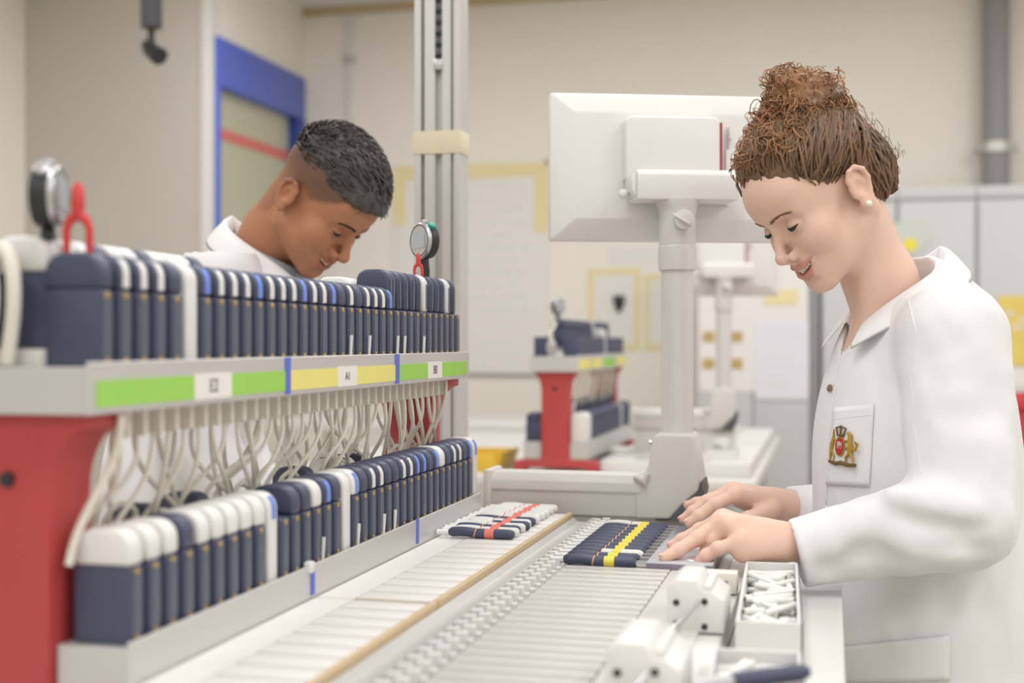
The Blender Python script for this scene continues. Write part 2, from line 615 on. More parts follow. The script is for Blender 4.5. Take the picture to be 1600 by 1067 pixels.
# blue tape marks on the lower ledge
for px in (488, 652):
    X = XC + .103
    ya = Yat(px, X)
    wobj('blue_marker', MB().box(X - .0005, X + .001, ya - .005, ya + .005, H + LE_B + .020, H + LE_T + .0045), M['bluetape'], R1)
ya = Yat(484, XC + .103)
wobj('ledge_clip', MB().box(XC + .098, XC + .107, ya - .006, ya + .006, H + LE_T - .004, H + LE_T + .008), M['white'], R1, 0.002)

# charging leads under the shelf
random.seed(11)
conn = MB().prism([(-.0035, 0), (.0035, 0), (.0035, -.016), (.0018, -.024), (-.0018, -.024), (-.0035, -.016)], 'x', -.009, .009).mesh('connector', 0.0008, 1)
conn.materials.append(M['cable'])


def bez(p0, p1, p2, p3, n=12):
    out = []
    for i in range(n + 1):
        t = i / n
        a = p0.lerp(p1, t); b = p1.lerp(p2, t); c = p2.lerp(p3, t)
        out.append(a.lerp(b, t).lerp(b.lerp(c, t), t))
    return out


nlead = 34
for i in range(nlead):
    y = 0.965 + i * (1.865 - 0.965) / (nlead - 1)
    top = Vector((XC + .052, y, H + SH_B))
    obj('connector', conn, None, R1, top - wloc(R1))
    dy = random.uniform(-.075, .075)
    end = Vector((XC + random.uniform(.005, .035), y + dy, H + random.uniform(-.21, -.185)))
    p0 = top + Vector((0, 0, -.022))
    pts = bez(p0, p0 + Vector((random.uniform(-.004, .012), 0, -.06)), end + Vector((random.uniform(0, .02), random.uniform(-.03, .03), .07)), end)
    if i % 4 == 1:                                   # slack loop
        c = end + Vector((0, 0, .018))
        pts += [c + Vector((.006 * math.sin(a * .7), .024 * math.sin(a), -.018 * math.cos(a))) for a in [k * .55 for k in range(1, 13)]]
    wobj('lead', MB().tube(pts, .0026, 6), M['cable'], R1)
for i in range(24):                                  # second line of leads, towards the aisle
    y = 0.985 + i * (1.86 - 0.985) / 23
    top = Vector((XC + .008, y, H + SH_B))
    obj('connector', conn, None, R1, top - wloc(R1))
    end = Vector((XC + random.uniform(-.02, .03), y + random.uniform(-.09, .09), H + random.uniform(-.205, -.18)))
    p0 = top + Vector((0, 0, -.022))
    pts = bez(p0, p0 + Vector((random.uniform(-.01, .01), random.uniform(-.02, .02), -.06)), end + Vector((random.uniform(0, .02), random.uniform(-.05, .05), .05)), end)
    if i % 3 == 1:
        c = end + Vector((.006, 0, .02))
        pts += [c + Vector((.008 * math.sin(a * .7), .022 * math.sin(a), -.02 * math.cos(a))) for a in [k * .55 for k in range(1, 13)]]
    wobj('lead', MB().tube(pts, .0026, 6), M['cable'], R1)
# lead across the near red frame
p0 = Vector((XC + .071, 0.935, H + SH_B - .002))
pts = bez(p0, p0 + Vector((0, 0, -.05)), p0 + Vector((-.02, -.03, -.07)), p0 + Vector((-.022, -.04, -.118)))
wobj('lead', MB().tube(pts, .0036, 8), M['cable'], R1)
p0 = Vector((XC + .064, 1.862, H + SH_B - .002))
pts = bez(p0, p0 + Vector((0.004, 0, -.05)), p0 + Vector((-.02, -.0, -.05)), p0 + Vector((-.03, -.005, -.125)))
wobj('lead', MB().tube(pts, .0026, 8), M['cable'], R1)

# upper tier, outer row
PIT = 0.0282
seq = 'NnnnNFbnnnbnnnbnnbNnNnnnb' + 'S' * 11
for i, k in enumerate(seq):
    where = nth(i, 36, 'the cable bundle', 'the column') + ', upper shelf outer row'
    case(k, (XC + HW - .008 - CW / 2, 0.912 + i * PIT, H + SH_T + .0002), where, 'outer row of cases on the upper shelf')
# upper tier, raised inner row
inner = {0: 'W', 1: 'F', 2: 'W', 3: 'N', 4: 'W', 5: 'W', 6: 'N', 7: 'W', 8: 'W', 9: 'F', 10: 'N',
         27: 'F', 28: 'F'}
inner_y = {}
for i, k in inner.items():
    y = 0.915 + i * 0.0248
    inner_y[i] = y
    j_ = list(inner).index(i)
    case(k, (XC - .003, y, H + SH_T + .0142), nth(j_, 13, 'the cable bundle', 'the column') + ', raised middle row', 'raised middle row of cases on the upper shelf', plain=True)
# far side of the upper tier: the few the gaps let one see
for i, k in enumerate('NSW'):
    case(k, (XC - HW + .008 + CW / 2, 0.912 + i * PIT, H + SH_T + .0002), 'on the aisle side of the upper shelf', 'aisle side row of cases on the upper shelf', plain=True)
# lower tier
seq2 = 'WWWNWWWWWGSNNWbNFVNnnNNnnbbNbWNnnNbG'
for i, k in enumerate(seq2):
    case(k, (XC + .103 - .006 - CW / 2, 0.915 + i * 0.0285, H + LE_T - .0018), nth(i, 36, 'the clip end', 'the monitor stand') + ', lower ledge row', 'row of cases on the lower ledge')
for j, (y, k) in enumerate(((1.155, 'N'), (1.27, 'S'), (1.30, 'S'), (1.42, 'N'), (1.53, 'F'), (1.555, 'F'), (1.60, 'N'), (1.06, 'N'))):
    case(k, (XC + .010, y, H + LE_T - .0018), ORD[j] + 'one tucked among the leads behind the ledge row', 'cases tucked among the leads', plain=True)
wobj('lower_step', MB().box(XC - .034, XC + .036, RY0 + .08, RY1 - .08, H + LE_B, H + LE_T - .002), M['alu'], R1, 0.0008)

# paper spills poking up in front of the cases
for px in (621, 632, 662, 548, 577):
    y = Yat(px, XC + HW - .005)
    o = obj('paper_spill', CM['stick'], M['white'], None, (XC + HW - .0055, y, H + SH_T - .0005))
    tag(o, 'thin white paper spill standing in front of the cases on the shelf lip', 'spill', 'paper spills on the shelf lip')
for px in (505, 560, 600, 617):
    y = Yat(px, XC + .099)
    o = obj('paper_spill', CM['stick'], M['white'], None, (XC + .0982, y, H + LE_T - .002))
    tag(o, 'thin white paper spill standing in front of the cases on the lower ledge', 'spill', 'paper spills on the lower ledge')


# ------------------------------------------------------------------ stopwatches and red clips on top of the cases
def stopwatch(loc, yaw, label, stemh=.030, r=.027):
    """standing on loc, dial turned to the direction yaw (0 faces -y)"""
    t = thing('stopwatch', label, 'stopwatch', loc, None, yaw)
    c = Vector((0, 0, stemh + r))
    Mx = Matrix.Rotation(math.pi / 2, 3, 'X')          # turns the lathe axis to -y
    body = MB().lathe([(r * .55, -.011), (r * .96, -.009), (r, -.004), (r, .006), (r * .95, .010), (r * .84, .011), (r * .80, .009)], c, 28, Mx)
    obj('body', body.mesh('watch_body'), M['black'], t)
    obj('bezel', MB().lathe([(r * .99, .005), (r * 1.02, .006), (r * 1.0, .0085), (r * .93, .0105)], c, 28, Mx).mesh('watch_bezel'), M['steel'], t)
    obj('dial', MB().prism(rrect(r * 1.15, r * .95, .004, 4, 0, c.z - r * .42), 'y', -.0118, -.009).mesh('watch_dial'), M['lcd'], t)
    for a, m in ((0, 'steel'), (42, 'teal'), (-42, 'steel')):
        ra = math.radians(a)
        dr = Vector((math.sin(ra), 0, math.cos(ra)))
        obj('button', MB().cyl(c + dr * (r * .93), c + dr * (r * 1.17), .0065 if a else .005, n=12).mesh('watch_button', .001), M[m], t)
    st = MB().tube([(0, 0, -.001), (.002, .002, .012), (-.001, 0, .022), (0, 0, stemh + .003)], [.007, .005, .007, .006], 8)
    obj('lanyard_stub', st.mesh('watch_stub'), M['black'], t)
    return t


def clip(loc, h, label, yaw=0.0):
    t = thing('red_clip', label, 'clip', loc, None, yaw)
    w = h * .16
    prong = lambda s: MB().tube([(s * w, 0, 0), (s * w, 0, h * .34), (s * w * .75, 0, h * .46), (0, 0, h * .56)], [h * .055, h * .06, h * .07, h * .085], 8).mesh('prong')
    obj('prong', prong(-1), M['redclip'], t)
    obj('prong', prong(1), M['redclip'], t)
    obj('grip', MB().tube([(0, 0, h * .52), (0, 0, h * .72), (0, 0, h * .92), (0, 0, h)], [h * .09, h * .1, h * .085, h * .03], 10).mesh('grip'), M['redclip'], t)
    return t


M['redclip'] = mat('red_clip_plastic', hexc(206, 62, 62), 0.4, var=0.05)
TOPI = H + SH_T + .0142 + CHB + CHC
# open lids that stand on the capless cases at the far end
LIDH = .054
lid_me = MB().prism(rrect(.046, LIDH, .015, 6, 0, 0, 't'), 'y', -.0088, .0088).mesh('lid', 0.004, 3)
LIDN, LIDW = withmat(lid_me, M['navy']), withmat(lid_me, M['white'])
hinge_me = withmat(MB().box(.0232, .0238, -.003, .003, .004, .040).mesh('lid_rib', .0002, 1), M['slate'])
for i, k in enumerate('NNNNNNWNNNWN'):
    y = 0.912 + (24 + i) * PIT
    zz = H + SH_T + CHB - .0002
    yy = y if i else y - .004
    t = thing('case_lid', ('white' if k == 'W' else 'navy') + ' upright lid, ' + nth(i, 12, 'the white cases', 'the column') + ', above the capless cases', 'lid', (XC + HW - .008 - CW / 2 - .004, y, zz), 'upright lids above the capless cases')
    if i == 0:
        t.location = (XC + HW - .008 - CW / 2 - .004, 0.912 + 24.6 * PIT, zz)
        t.location.x -= .0
    t.rotation_euler = (random.uniform(-.05, .05), 0, random.uniform(-.03, .03))
    obj('shell', LIDW if k == 'W' else LIDN, None, t)
    obj('rib', hinge_me, None, t)
TOPL = H + SH_T + CHB + LIDH
stopwatch((XC + .043, 0.912 + 32.3 * PIT, TOPL - .003), math.radians(-38), 'black digital stopwatch with a teal button standing beside the aluminium column')
clip((XC + .045, 0.912 + 31 * PIT, TOPL - .002), .036, 'small red forked clip in front of the stopwatch with the teal button', math.radians(14))
stopwatch((XC + .016, .917, TOPI - .001), math.radians(108), 'black and silver stopwatch above the thick white cable bundle', .008, .0255)
clip((XC + .046, .912, H + SH_T + CHB + CHC - .001), .058, 'tall red forked clip on the first case beside the thick cable bundle', math.radians(14))
# bundle of thick white leads at the near end of the rack
cb = thing('cable_bundle', 'thick white cable bundle hanging over the free end of the rack', 'cable', (XC, .86, H + SH_T))
for k in range(6):
    x = XC + .012 - k * .011
    y = .884 - (k % 2) * .010
    zt = H + .070 + random.uniform(-.02, .012)
    wobj('cable', MB().tube(bez(Vector((x - .03, y + .012, zt - .01)), Vector((x - .02, y, zt + .03)), Vector((x + .016, y - .012, zt)), Vector((x - .012 - .004 * k, y, H + SH_T + .003)), 14), .0060, 8), M['cable'], cb)

# ------------------------------------------------------------------ bench and conveyor
CVX0, CVX1 = XC + .104, -0.104
bench = thing('workbench', 'white topped steel workbench that carries the red rack and the conveyor', 'workbench', (-.5, 1.3, 0))
wobj('top', MB().box(-.90, 0.0 - .035, .35, 2.36, H + BASE - .035, H + BASE), M['offwhite'], bench, 0.003)
for x in (-.85, -.10):
    for y in (.42, 2.28):
        wobj('leg', MB().box(x - .025, x + .025, y - .025, y + .025, 0, H + BASE - .035), M['steel'], bench, 0.003)
for y in (.42, 2.28):
    wobj('rail', MB().box(-.825, -.125, y - .015, y + .015, .18, .23), M['steel'], bench, 0.002)

cv = thing('conveyor', 'long white conveyor with pale rods and a comb of white teeth beside the rack', 'conveyor', (-.3, 1.25, H + BASE))
ZB = H - .290
wobj('housing', MB().box(CVX0, CVX1, .45, 1.985, H + BASE, ZB), M['offwhite'], cv, 0.003)
# aluminium rail between pallet and teeth
wobj('rail', MB().prism([(-.392, ZB), (-.358, ZB), (-.358, H - .274), (-.362, H - .274), (-.366, H - .281), (-.385, H - .281), (-.392, H - .274)], 'y', .45, 1.965), M['alu'], cv, 0.0006, 1)
wobj('channel', MB().box(-.358, -.321, .45, 1.965, ZB, ZB + .0015), M['alu'], cv)
PR = 0.0282
PEN_Y0 = 1.572
tooth = MB()
tooth.prism([(-.0062, 0), (.0062, 0), (.0062, .012), (.0028, .019), (-.0062, .019)], 'x', -.0055, .0055)
tooth.prism([(-.003, .004), (.003, .004), (.003, .012), (-.003, .012)], 'x', .0055, .012)
tooth_me = tooth.mesh('tooth', 0.0008, 1)
tooth_me.materials.append(M['white'])
n_rod = int((1.95 - .50) / PR)
y = PEN_Y0 + .014 - 38 * PR
ys = []
while y < 1.94:
    ys.append(y)
    y += PR
for y in ys:
    obj('tooth', tooth_me, None, cv, Vector((-.3475, y, ZB + .0012)) - wloc(cv))
    obj('tooth', tooth_me, None, cv, Vector((-.3355, y + PR * .5, ZB + .0008)) - wloc(cv))
rod_me = MB().prism(rrect(.0215, .011, .0028, 2), 'y', 0, 1).mesh('tmp')
bpy.data.meshes.remove(rod_me)
rp = rrect(.0222, .0105, .0030, 3)
rod_me = MB().prism(rp, 'x', -.322, -.192).mesh('rod')
rod_me.materials.append(M['rod'])
ROD_Z = ZB + .0015
for i, y in enumerate(ys):
    yy = y - .014
    if yy > PEN_Y0 + .30:
        continue
    obj('rod', rod_me, None, cv, Vector((0, yy, ROD_Z - .0008)) - wloc(cv))
wobj('side_rail', MB().box(-.191, -.150, .45, 1.965, ZB, ZB + .0105), M['lightgrey'], cv, 0.0012)
wobj('side_cover', MB().box(-.150, -.128, .45, 1.965, ZB, ZB + .003), M['lightgrey'], cv, 0.001)
wobj('rod_bed', MB().box(-.321, -.192, .45, 1.965, ZB, ZB + .0012), M['alu'], cv)


# ------------------------------------------------------------------ pens
def pen_mesh_parts(L=.092, r=.0068):
    """lies along x from 0 (left) to L; slightly humped front half"""
    def sect(x0, x1, n=9):
        pts, rad = [], []
        for i in range(n):
            u = i / (n - 1)
            x = x0 + (x1 - x0) * u
            s = x / L
            hump = .0016 * math.sin(min(1, s / .42) * math.pi) if s < .42 else -.0004
            endr = min(1.0, .62 + .38 * min(1, min(s, 1 - s) / .045))
            pts.append((x, 0, r + hump))
            rad.append(r * endr * (1.0 if s > .4 else .97))
        return MB().tube(pts, rad, 12)
    return sect(0, L * .40), sect(L * .40, L * .425, 2), sect(L * .425, L * .56, 3), sect(L * .56, L * .70, 3), sect(L * .70, L)


ps = [p.mesh('pen_part', 0, 2, True, 50) for p in pen_mesh_parts()]
PM = {}
for key, mm in (('N', M['navy']), ('W', M['white'])):
    PM['front' + key], PM['mid' + key], PM['rear' + key] = withmat(ps[0], mm), withmat(ps[2], mm), withmat(ps[4], mm)
PM['ring'] = withmat(ps[1], M['copper'])
PM['bandred'] = withmat(ps[3], M['penred'])
PM['bandyel'] = withmat(ps[3], M['penyellow'])
STUB = MB().tube([(-.017, 0, .0065), (.001, 0, .0072)], [.0038, .0038], 10).mesh('stick')
STUB.materials.append(M['cigpaper'])
PIN = MB().box(.0915, .108, -.005, -.001, .004, .0085).box(.0915, .108, .001, .005, .004, .0085).mesh('pins')
PIN.materials.append(M['steel'])


def pen(loc, kinds, band, label, group, stub=True, pins=False):
    t = thing('holder_pen', label, 'pen', loc, group)
    obj('front_half', PM['front' + kinds[0]], None, t)
    obj('ring', PM['ring'], None, t)
    obj('barrel', PM['mid' + kinds[1]], None, t)
    obj('band', PM[band], None, t)
    obj('rear_half', PM['rear' + kinds[2]], None, t)
    if stub:
        obj('stick', STUB, None, t)
    if pins:
        obj('contact_pins', PIN, None, t)
    return t


PLZ = H - .268
PENLOOK = {'NNN': 'navy pen with a coral band', 'WWW': 'white pen with a coral band', 'WNN': 'half white half navy coral-banded pen'}
order = ['NNN', 'WWW', 'NNN', 'WWW', 'WNN', 'WWW', 'NNN', 'WWW', 'WWW', 'WWW', 'WWW', 'WWW', 'WWW', 'WWW']
for i, k in enumerate(order):
    pen((-.510 + .002 * math.sin(i * 2.1), 1.684 + i * .0212, PLZ - .0004), k, 'bandred', PENLOOK[k] + ', ' + nth(i, 14, 'the empty slats', 'the crossbar') + ' on the pallet', 'coral banded pens on the pallet')
kk = ['NNN', 'NNN', 'NWW', 'NNN', 'NNN', 'NNN', 'NNN', 'NNN', 'NNN', 'NNN', 'NNN', 'WWN']
kl = {'NNN': 'navy pen with yellow band', 'NWW': 'navy and white pen with yellow band', 'WWN': 'white-fronted pen with yellow band'}
for i, k in enumerate(kk):
    pen((-.326, PEN_Y0 + i * PR, ROD_Z + .0088), k, 'bandyel', kl[k] + ', ' + nth(i, 12, 'the bare rods', 'the crossbar') + ' on the conveyor', 'yellow banded pens on the conveyor', stub=True, pins=True)

# ------------------------------------------------------------------ slotted pallets
PX0, PX1 = CVX0 + .001, -.393


def pallet(y0, y1, label):
    t = thing('pallet', label, 'pallet', (-.46, (y0 + y1) / 2, ZB), 'white slotted pallets in front of the rack')
    wobj('board', MB().box(PX0, PX1 - .006, y0, y1, ZB, PLZ - .006), M['wood'], t)
    wobj('margin', MB().box(PX0, -.4868, y0, y1, PLZ - .006, PLZ - .0015), M['slat'], t, 0.0006, 1)
    wobj('edge_strip', MB().box(PX1 - .007, PX1, y0, y1, ZB, PLZ + .001), M['wood'], t, 0.0008, 1)
    pit = .0380
    n = int((y1 - y0 - .006) / pit)
    pit = (y1 - y0 - .006) / n
    sl = MB().box(-.484, PX1 - .0085, 0, pit - .0046, -.006, -.0006).mesh('slat', 0.0010, 2)
    sl.materials.append(M['slat'])
    slp = withmat(MB().box(-.484, PX1 - .0085, 0, pit - .0046, -.006, -.0006).mesh('slat', 0.0010, 2), M['slatpink'])
    for i in range(n):
        obj('slat', slp if i in (3, 9) and y0 < 1.0 else sl, None, t, Vector((0, y0 + .003 + i * pit, PLZ)) - wloc(t))
    return t


pallet(1.262, 1.962, 'white slotted pallet with a plywood edge under the coral banded pens')
pallet(0.520, 1.258, 'empty white slotted pallet with a plywood edge along the red rack')

# ------------------------------------------------------------------ glass plate under the hands
pl = thing('touch_plate', 'grey glass plate with a violet edge beside the yellow banded pens', 'plate', (-.19, 1.72, ROD_Z))
wobj('plate_base', MB().box(-.222, -.140, 1.566, 1.885, ZB + .0100, H - .2735), M['plateedge'], pl, 0.001)
wobj('glass_top', MB().box(-.222, -.140, 1.566, 1.885, H - .2735, H - .2710), M['glassplate'], pl, 0.0012)
PLATE_Z = H - .2710

# ------------------------------------------------------------------ toothed blocks with levers, trays, cigarettes
def lever_block(x, y, z, label, s=1.0, yaw=0.0):
    t = thing('toothed_block', label, 'block', (x, y, z), None, yaw)
    w, dp, h = .056 * s, .085 * s, .052 * s
    prof = [(-w / 2, 0), (w / 2, 0), (w / 2, h * .62), (w * .30, h * .78), (w * .12, h * .80), (w * .02, h), (-w * .34, h), (-w / 2, h * .86)]
    obj('body', MB().prism(prof, 'y', 0, dp).mesh('block_body', .002), M['white'], t)
    tm = MB().box(-.004 * s, .004 * s, -.0022 * s, .0022 * s, -.002, .006 * s).mesh('block_tooth', .0006, 1)
    tm.materials.append(M['white'])
    for i in range(11):
        obj('tooth', tm, None, t, (w * .20, dp * (.06 + .088 * i), h * .78))
    for hx, hz in ((-w * .34, h * .56), (-w * .34, h * .16), (w * .16, h * .12), (w * .16, h * .60)):
        obj('screw_and_hole_disc', MB().cyl((hx, -.0012, hz), (hx, .002, hz), .0032 * s, n=12).mesh('screw_and_hole_disc'), M['black'], t)  # black disc: the shade inside an open hole, put in as colour
    return t


LB1 = lever_block(-.131, 1.272, ZB + .002, 'white toothed plastic block with painted dark holes beside the cigarette tray')
LB2 = lever_block(-.142, .985, ZB + .002, 'white toothed plastic block beside the tray with the navy gripped tool', 1.05)
for (bx, by, nm) in ((-.131, 1.272, 'thin steel lever resting against the toothed block by the cigarette tray'), (-.142, .985, 'thin steel lever against the toothed block by the navy gripped tool')):
    p = Vector((bx + .004, by - .006, ZB + .034))
    lv = thing('lever', nm, 'lever', (bx, by, ZB))
    wobj('shaft', MB().tube([p, p + Vector((-.012, -.02, -.012)), p + Vector((-.030, -.045, -.026)), p + Vector((-.034, -.052, -.0345))], .0024, 8), M['steel'], lv)
    wobj('foot', MB().tube([p + Vector((-.030, -.046, -.0355)), p + Vector((-.044, -.066, -.0355))], [.004, .0028], 8), M['pipe'], lv)
# small hinge block behind the first toothed block
hb = thing('hinge_block', 'small cream block with one painted dark hole behind the toothed block', 'block', (-.085, 1.50, ZB))
wobj('body', MB().box(-.150, -.105, 1.475, 1.50, ZB + .002, ZB + .026), M['cable'], hb, 0.002)
wobj('screw_and_hole_disc', MB().cyl((-.118, 1.4735, ZB + .014), (-.118, 1.478, ZB + .014), .0034, n=12), M['black'], hb)  # black disc stands in for the shaded hole of the block
wobj('pin', MB().cyl((-.150, 1.43, ZB + .016), (-.134, 1.476, ZB + .017), .004, n=10), M['steel'], hb)


def tray(x0, x1, y0, y1, z0, z1, label, rot):
    c = Vector(((x0 + x1) / 2, (y0 + y1) / 2, z0))
    t = thing('cigarette_tray', label, 'tray', c, None, rot)
    w, dp, h, th = (x1 - x0) / 2, (y1 - y0) / 2, z1 - z0, .0035
    obj('bottom', MB().box(-w, w, -dp, dp, 0, .003).mesh('tray_bottom'), M['white'], t)
    for (a, b, cc, d) in ((-w, w, -dp, -dp + th), (-w, w, dp - th, dp), (-w, -w + th, -dp + th, dp - th), (w - th, w, -dp + th, dp - th)):
        obj('side', MB().box(a, b, cc, d, .003, h).mesh('tray_side', .0006, 1), M['white'], t)
    obj('corner_strip', MB().box(w, w + .0016, -dp, -dp + .003, 0, h).mesh('tray_strip'), M['darkgrey'], t)
    obj('corner_strip', MB().box(w, w + .0012, -dp + .003, dp, h - .003, h + .0006).mesh('tray_strip'), M['darkgrey'], t)
    return t, c


TR = math.radians(2)
tray1, c1 = tray(-.096, -.034, 1.245, 1.585, H - .312, H - .268, 'white open tray of loose white cigarette sticks beside the toothed block', TR)
tray2, c2 = tray(-.096, -.020, .80, 1.150, H - .312, H - .272, 'white open tray of sticks with a navy gripped tool across it', TR)
TRAYB = thing('tray_shelf', 'white side shelf along the bench that carries the cigarette trays', 'shelf', (-.06, 1.2, H + BASE))
wobj('board', MB().box(CVX1 + .0005, .012, .55, 1.70, H - .322, H - .312), M['offwhite'], TRAYB, 0.002)
wobj('bracket', MB().box(CVX1 + .0005, -.045, .9, .93, H + BASE, H - .322), M['steel'], TRAYB)
wobj('bracket', MB().box(CVX1 + .0005, -.045, 1.5, 1.53, H + BASE, H - .322), M['steel'], TRAYB)
random.seed(5)
cig = MB().tube([(-.0225, 0, 0), (.0225, 0, 0)], .0036, 10)
cig_me = cig.mesh('cigarette', 0, 2, True, 40)
cig_me.materials.append(M['cigpaper'])
hollow_end_disc_me = MB().tube([(.0221, 0, 0), (.0227, 0, 0)], .0024, 8).mesh('core')  # end disc that carries the shade of the hollow as colour
hollow_end_disc_me.materials.append(M['cigend'])


def pile(c, rot, hw, hd, z0, n, layers, label, group, ymin=-1.0):
    for i in range(n):
        lay = i * layers // n
        x = random.uniform(-hw, hw)
        y = random.uniform(max(-hd, ymin), hd)
        a = random.uniform(0, math.pi * 2)
        # keep both ends inside the walls
        ex, ey = .0235 * abs(math.cos(a)), .0235 * abs(math.sin(a))
        x = max(-hw + ex, min(hw - ex, x))
        y = max(-hd + ey, min(hd - ey, y))
        cr, sr = math.cos(rot), math.sin(rot)
        p = Vector((c[0] + x * cr - y * sr, c[1] + x * sr + y * cr, z0 + .0038 + lay * .0056))
        t = thing('cigarette', label, 'cigarette', p, group)
        t.rotation_euler = (random.uniform(-.1, .1), random.uniform(-.16, .16) if lay else 0, a + rot)
        obj('paper_tube', cig_me, None, t)
        obj('hollow_end_disc', hollow_end_disc_me, None, t)


pile(c1, TR, .0270, .164, H - .309, 130, 6, 'short white cigarette stick lying loose in the tray by the toothed block', 'loose cigarette sticks in the tray')
pile(c2, TR, .0340, .168, H - .309, 125, 6, 'short white stick lying loose in the tray under the navy gripped tool', 'loose sticks in the tray with the tool')
tp = thing('tool_pen', 'steel tool with a navy grip lying across a tray of sticks', 'tool', (-.05, 1.02, H - .268))
pa, pb = Vector((-.076, 1.012, H - .2655)), Vector((-.018, 1.045, H - .2625))
dirv = (pb - pa).normalized()
wobj('grip', MB().tube([pa, pa + dirv * .01, pb - dirv * .006, pb], [.0065, .0072, .0068, .004], 12), M['navy'], tp)
wobj('shaft', MB().tube([pa - dirv * .034, pa + dirv * .001], [.0045, .0058], 12), M['steel'], tp)
# ------------------------------------------------------------------ monitor on its stand
def screen_station(dx, dy, dz, lab_s, lab_m, yaw=20, full=True):
    o = Vector((dx, dy, dz))
    px_, py_ = -0.238, 2.033
    S = thing('monitor_stand', lab_s, 'stand', o + Vector((px_, py_, H - .362)))
    P = lambda px, pz: None
    def w(mb):
        return mb.move(o)
    # crossbar: profile in (y,z), runs along x
    prof = [(1.992, H - .275), (2.058, H - .275), (2.058, H - .222), (2.050, H - .210), (2.000, H - .210), (1.990, H - .222), (1.988, H - .236), (1.992, H - .240)]
    wobj('crossbar', w(MB().prism(prof, 'x', -.533, -.29)), M['lightgrey'], S, 0.002)
    wobj('crossbar_end', w(MB().box(-.545, -.531, 1.986, 2.062, H - .275, H - .206)), M['lightgrey'], S, 0.004)
    wobj('crossbar_foot', w(MB().box(-.53, -.20, 2.0, 2.05, H + BASE, H - .272)), M['lightgrey'], S, 0.002)
    # casting that rises from the crossbar to the post
    cs = [(-.300, H - .278), (-.300, H - .208), (-.286, H - .205), (-.279, H - .196), (-.276, H - .170), (-.268, H - .146), (-.262, H - .143),
          (-.212, H - .143), (-.207, H - .150), (-.196, H - .214), (-.199, H - .232), (-.226, H - .256), (-.245, H - .278)]
    wobj('casting', w(MB().prism(cs, 'y', 1.990, 2.072)), M['lightgrey'], S, 0.006, 3)
    ft = [(-.268, H - .2785), (-.245, H - .2775), (-.226, H - .2555), (-.199, H - .2315), (-.1955, H - .216), (-.192, H - .235), (-.205, H - .2785)]
    wobj('rubber_foot', w(MB().prism(ft, 'y', 1.986, 2.076)), M['darkgrey'], S, 0.002)
    wobj('fillet', w(MB().tube([(-.300, 1.99, H - .212), (-.284, 1.988, H - .218), (-.279, 1.988, H - .206)], [.004, .010, .004], 10)), M['lightgrey'], S)
    wobj('screw_and_hole_disc', w(MB().cyl((-.281, 2.02, H - .160), (-.276, 2.02, H - .160), .004, n=10)), M['steel'], S)
    r = .0255
    wobj('post', w(MB().lathe([(r, -.15), (r, .118)], (px_, py_, H), 32)), M['alu2'], S)
    wobj('lower_collar', w(MB().lathe([(r + .001, .112), (r + .004, .113), (r + .0045, .116), (r + .0045, .150), (r + .003, .151), (r + .002, .156), (r, .157)], (px_, py_, H), 32)), M['alu2'], S)
    wobj('upper_collar', w(MB().lathe([(r + .003, .153), (r + .0035, .155), (r + .0035, .200), (r + .006, .212), (r + .0095, .220), (r + .0095, .224)], (px_, py_, H), 32)), M['alu2'], S)
    kd = Vector((ST, -CT, 0)) * 1.0
    kc = Vector((px_, py_, H + .190)) + Vector((.012, -.027, 0))
    kn = wobj('knob', w(MB().cyl(kc, kc + Vector((.004, -.012, 0)), .0155, n=20)), M['alu2'], S, 0.001)
    wobj('knob_wing', w(MB().prism([(-.014, .006), (.012, -.010), (.014, -.006), (-.012, .010)], 'y', -.020, -.011).move(kc)), M['alu2'], kn, 0.001)
    # the monitor itself, its back to the rack
    T = thing('monitor', lab_m, 'monitor', o + Vector((px_, py_, H + .2)), None, math.radians(yaw))
    hwm, z0, z1 = .194, -.036, .204
    yf = .045
    m = MB()
    O = [(-hwm, z0), (hwm, z0), (hwm, z1), (-hwm, z1)]
    I = [(-hwm + .038, z0 + .034), (hwm - .038, z0 + .034), (hwm - .038, z1 - .034), (-hwm + .038, z1 - .034)]
    vs_ = [(x, yf + .050, z) for x, z in O] + [(x, yf + .022, z) for x, z in O] + [(x, yf, z) for x, z in I]
    fs_ = [(0, 1, 2, 3), (8, 9, 10, 11)]
    for i in range(4):
        j = (i + 1) % 4
        fs_ += [(i, j, j + 4, i + 4), (i + 4, j + 4, j + 8, i + 8)]
    m.add(vs_, fs_)
    obj('housing', m.mesh('monitor_housing', .003), M['white2'], T)
    obj('screen', MB().box(-hwm + .012, hwm - .012, yf + .0495, yf + .0512, z0 + .012, z1 - .012).mesh('monitor_screen'), M['screen'], T)
    rp_ = obj('rear_panel', MB().prism([(-.080, .058), (.074, .058), (.074, .154), (.066, .160), (-.072, .160), (-.080, .154)], 'y', yf - .030, yf + .002).mesh('rear_panel', .004, 3), M['white2'], T)
    obj('mount_block', MB().prism([(-.030, .022), (.040, .022), (.040, .070), (-.020, .070), (-.030, .062)], 'x', -.070, .092).mesh('mount_block', .003, 2), M['white2'], T)
    obj('mount_cap', MB().prism([(-.078, .038), (-.070, .024), (-.070, .066), (-.078, .060)], 'y', -.022, .03).mesh('mount_cap', .002), M['white2'], T)
    obj('pivot_knob', MB().ball((-.084, .012, .034), .0085, 8).mesh('pivot_knob'), M['white2'], T)
    obj('red_strip', MB().box(.0745, .0785, yf - .026, yf - .006, .062, .152).mesh('red_strip', .0008, 1), M['redstrip'], rp_)
    la = obj('latch', MB().box(.090, .098, yf - .004, yf + .001, .020, .112).mesh('latch', .001), M['white2'], T)
